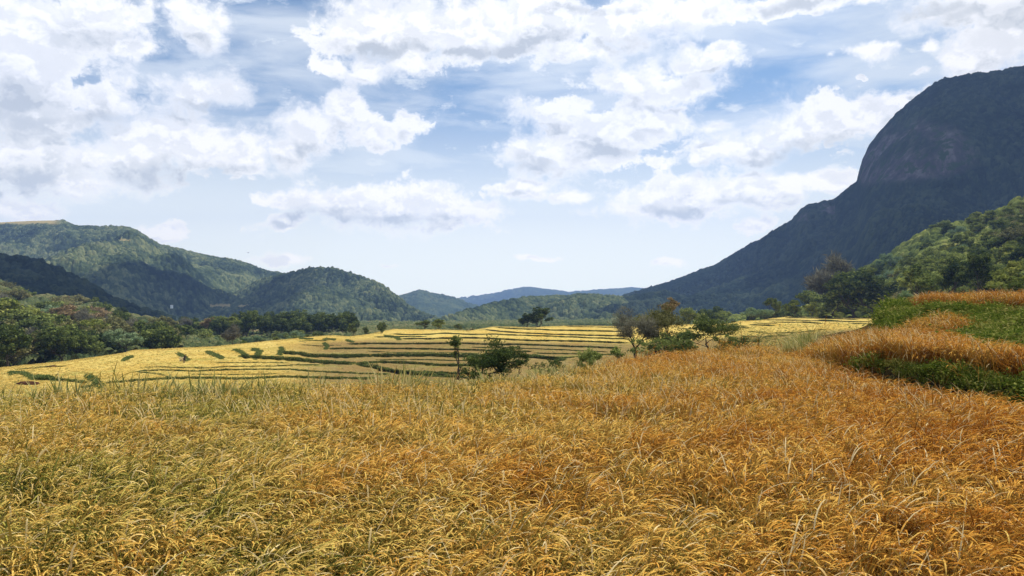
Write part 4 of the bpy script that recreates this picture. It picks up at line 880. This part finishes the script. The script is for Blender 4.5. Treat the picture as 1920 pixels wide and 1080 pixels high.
def house():
    u, v, Y = 322, 575, 1300; p = at(u, v, Y); e = empty('white_house', tuple(p)); w, d, h = 1.7, 1.6, 1.3
    V = [(-w, -d, -3), (w, -d, -3), (w, d, -3), (-w, d, -3), (-w, -d, h), (w, -d, h), (w, d, h), (-w, d, h)]
    obj('wall', mesh('wall', V, [(0, 1, 5, 4), (1, 2, 6, 5), (2, 3, 7, 6), (3, 0, 4, 7)], [mat('whitewash', const((.8, .8, .78)))], smooth=False), e)
    w += .4; d += .4; h += .01; V = [(-w, -d, h), (w, -d, h), (w, 0, h+1.6), (-w, 0, h+1.6), (-w, d, h), (w, d, h)]
    obj('roof', mesh('roof', V, [(0, 1, 2, 3), (3, 2, 5, 4)], [mat('pale_sheet_roof', const((.7, .7, .7)))], smooth=False), e); tag(e, 'tiny white house among the trees low on the big left ridge', 'house')
house()
def bird():
    p = at(465, 474, 160); b = MB()
    b.tube(np.array([[0, -.25, 0], [0, -.1, .01], [0, .1, .01], [0, .3, 0]]), [.02, .06, .05, .01], 6)
    for s in (-1, 1): b.strip(np.array([[0, 0, .02], [s*.25, .02, .12], [s*.5, -.05, .06]]), np.array([[0, .1, 0], [0, .08, 0], [0, .01, 0]]))
    o = obj('bird', b.data('bird', [mat('bird_dark', const((.02, .02, .02)))])); o.location = tuple(p); tag(o, 'tiny dark bird flying in front of the pale low clouds at left', 'bird')
bird()

# ------------------------------------------------------------------ clouds overhead (above the frame) that shade the slopes
m_cloud = mat('cloud', const((.9, .9, .9)), rough=1, spec=0)
def cloud(cx, cy, cz, rx, ry, rz_, seed):
    nt, npp = 140, 60; th, ph = np.meshgrid(np.linspace(0, 2*np.pi, nt), np.linspace(0, np.pi, npp)); d = np.stack([np.sin(ph)*np.cos(th), np.sin(ph)*np.sin(th), np.cos(ph)], -1)
    k = .82+.55*fbm(d[..., 0]*2.2+5+d[..., 2], d[..., 1]*2.2+d[..., 2]*1.3, 5, seed)
    k = k*(1-ss(ph, 1.6, 3.0)*.0); V = d*k[..., None]*[rx, ry, rz_]; V[..., 2] = np.maximum(V[..., 2], -rz_*.3)
    o = obj('cloud', mesh('cloud', V.reshape(-1, 3), gridfaces(npp, nt), [m_cloud])); o.location = (cx, cy, cz); tag(o, kind='structure')
def shade(tx, ty, tz, rx, ry, seed, z=1900):
    k = (z-tz)/SDIR.z; cloud(tx+SDIR.x*k, ty+SDIR.y*k, z, rx, ry, min(rx, ry)*.35, seed)
shade(1150, 1500, 200, 760, 900, 3)
shade(-520, 820, 40, 190, 160, 5, 1500)
shade(-620, 1500, 60, 260, 330, 7, 1700)

# ------------------------------------------------------------------ haze
def haze():
    x0, x1, y0, y1_, z0, z1 = -6000, 6000, -1500, 7700, -70, 900
    V = [(x0, y0, z0), (x1, y0, z0), (x1, y1_, z0), (x0, y1_, z0), (x0, y0, z1), (x1, y0, z1), (x1, y1_, z1), (x0, y1_, z1)]
    m_ = bpy.data.materials.new('haze'); m_.use_nodes = True; t = m_.node_tree; t.nodes.clear(); o_ = t.nodes.new('ShaderNodeOutputMaterial'); pv = t.nodes.new('ShaderNodeVolumePrincipled')
    pv.inputs['Color'].default_value = (.34, .53, 1.0, 1); pv.inputs['Density'].default_value = .000115; pv.inputs['Anisotropy'].default_value = .1
    t.links.new(pv.outputs[0], o_.inputs['Volume'])
    o = obj('haze', mesh('haze', V, [(0, 3, 2, 1), (4, 5, 6, 7), (0, 1, 5, 4), (1, 2, 6, 5), (2, 3, 7, 6), (3, 0, 4, 7)], [m_], smooth=False)); tag(o, kind='stuff')
haze()
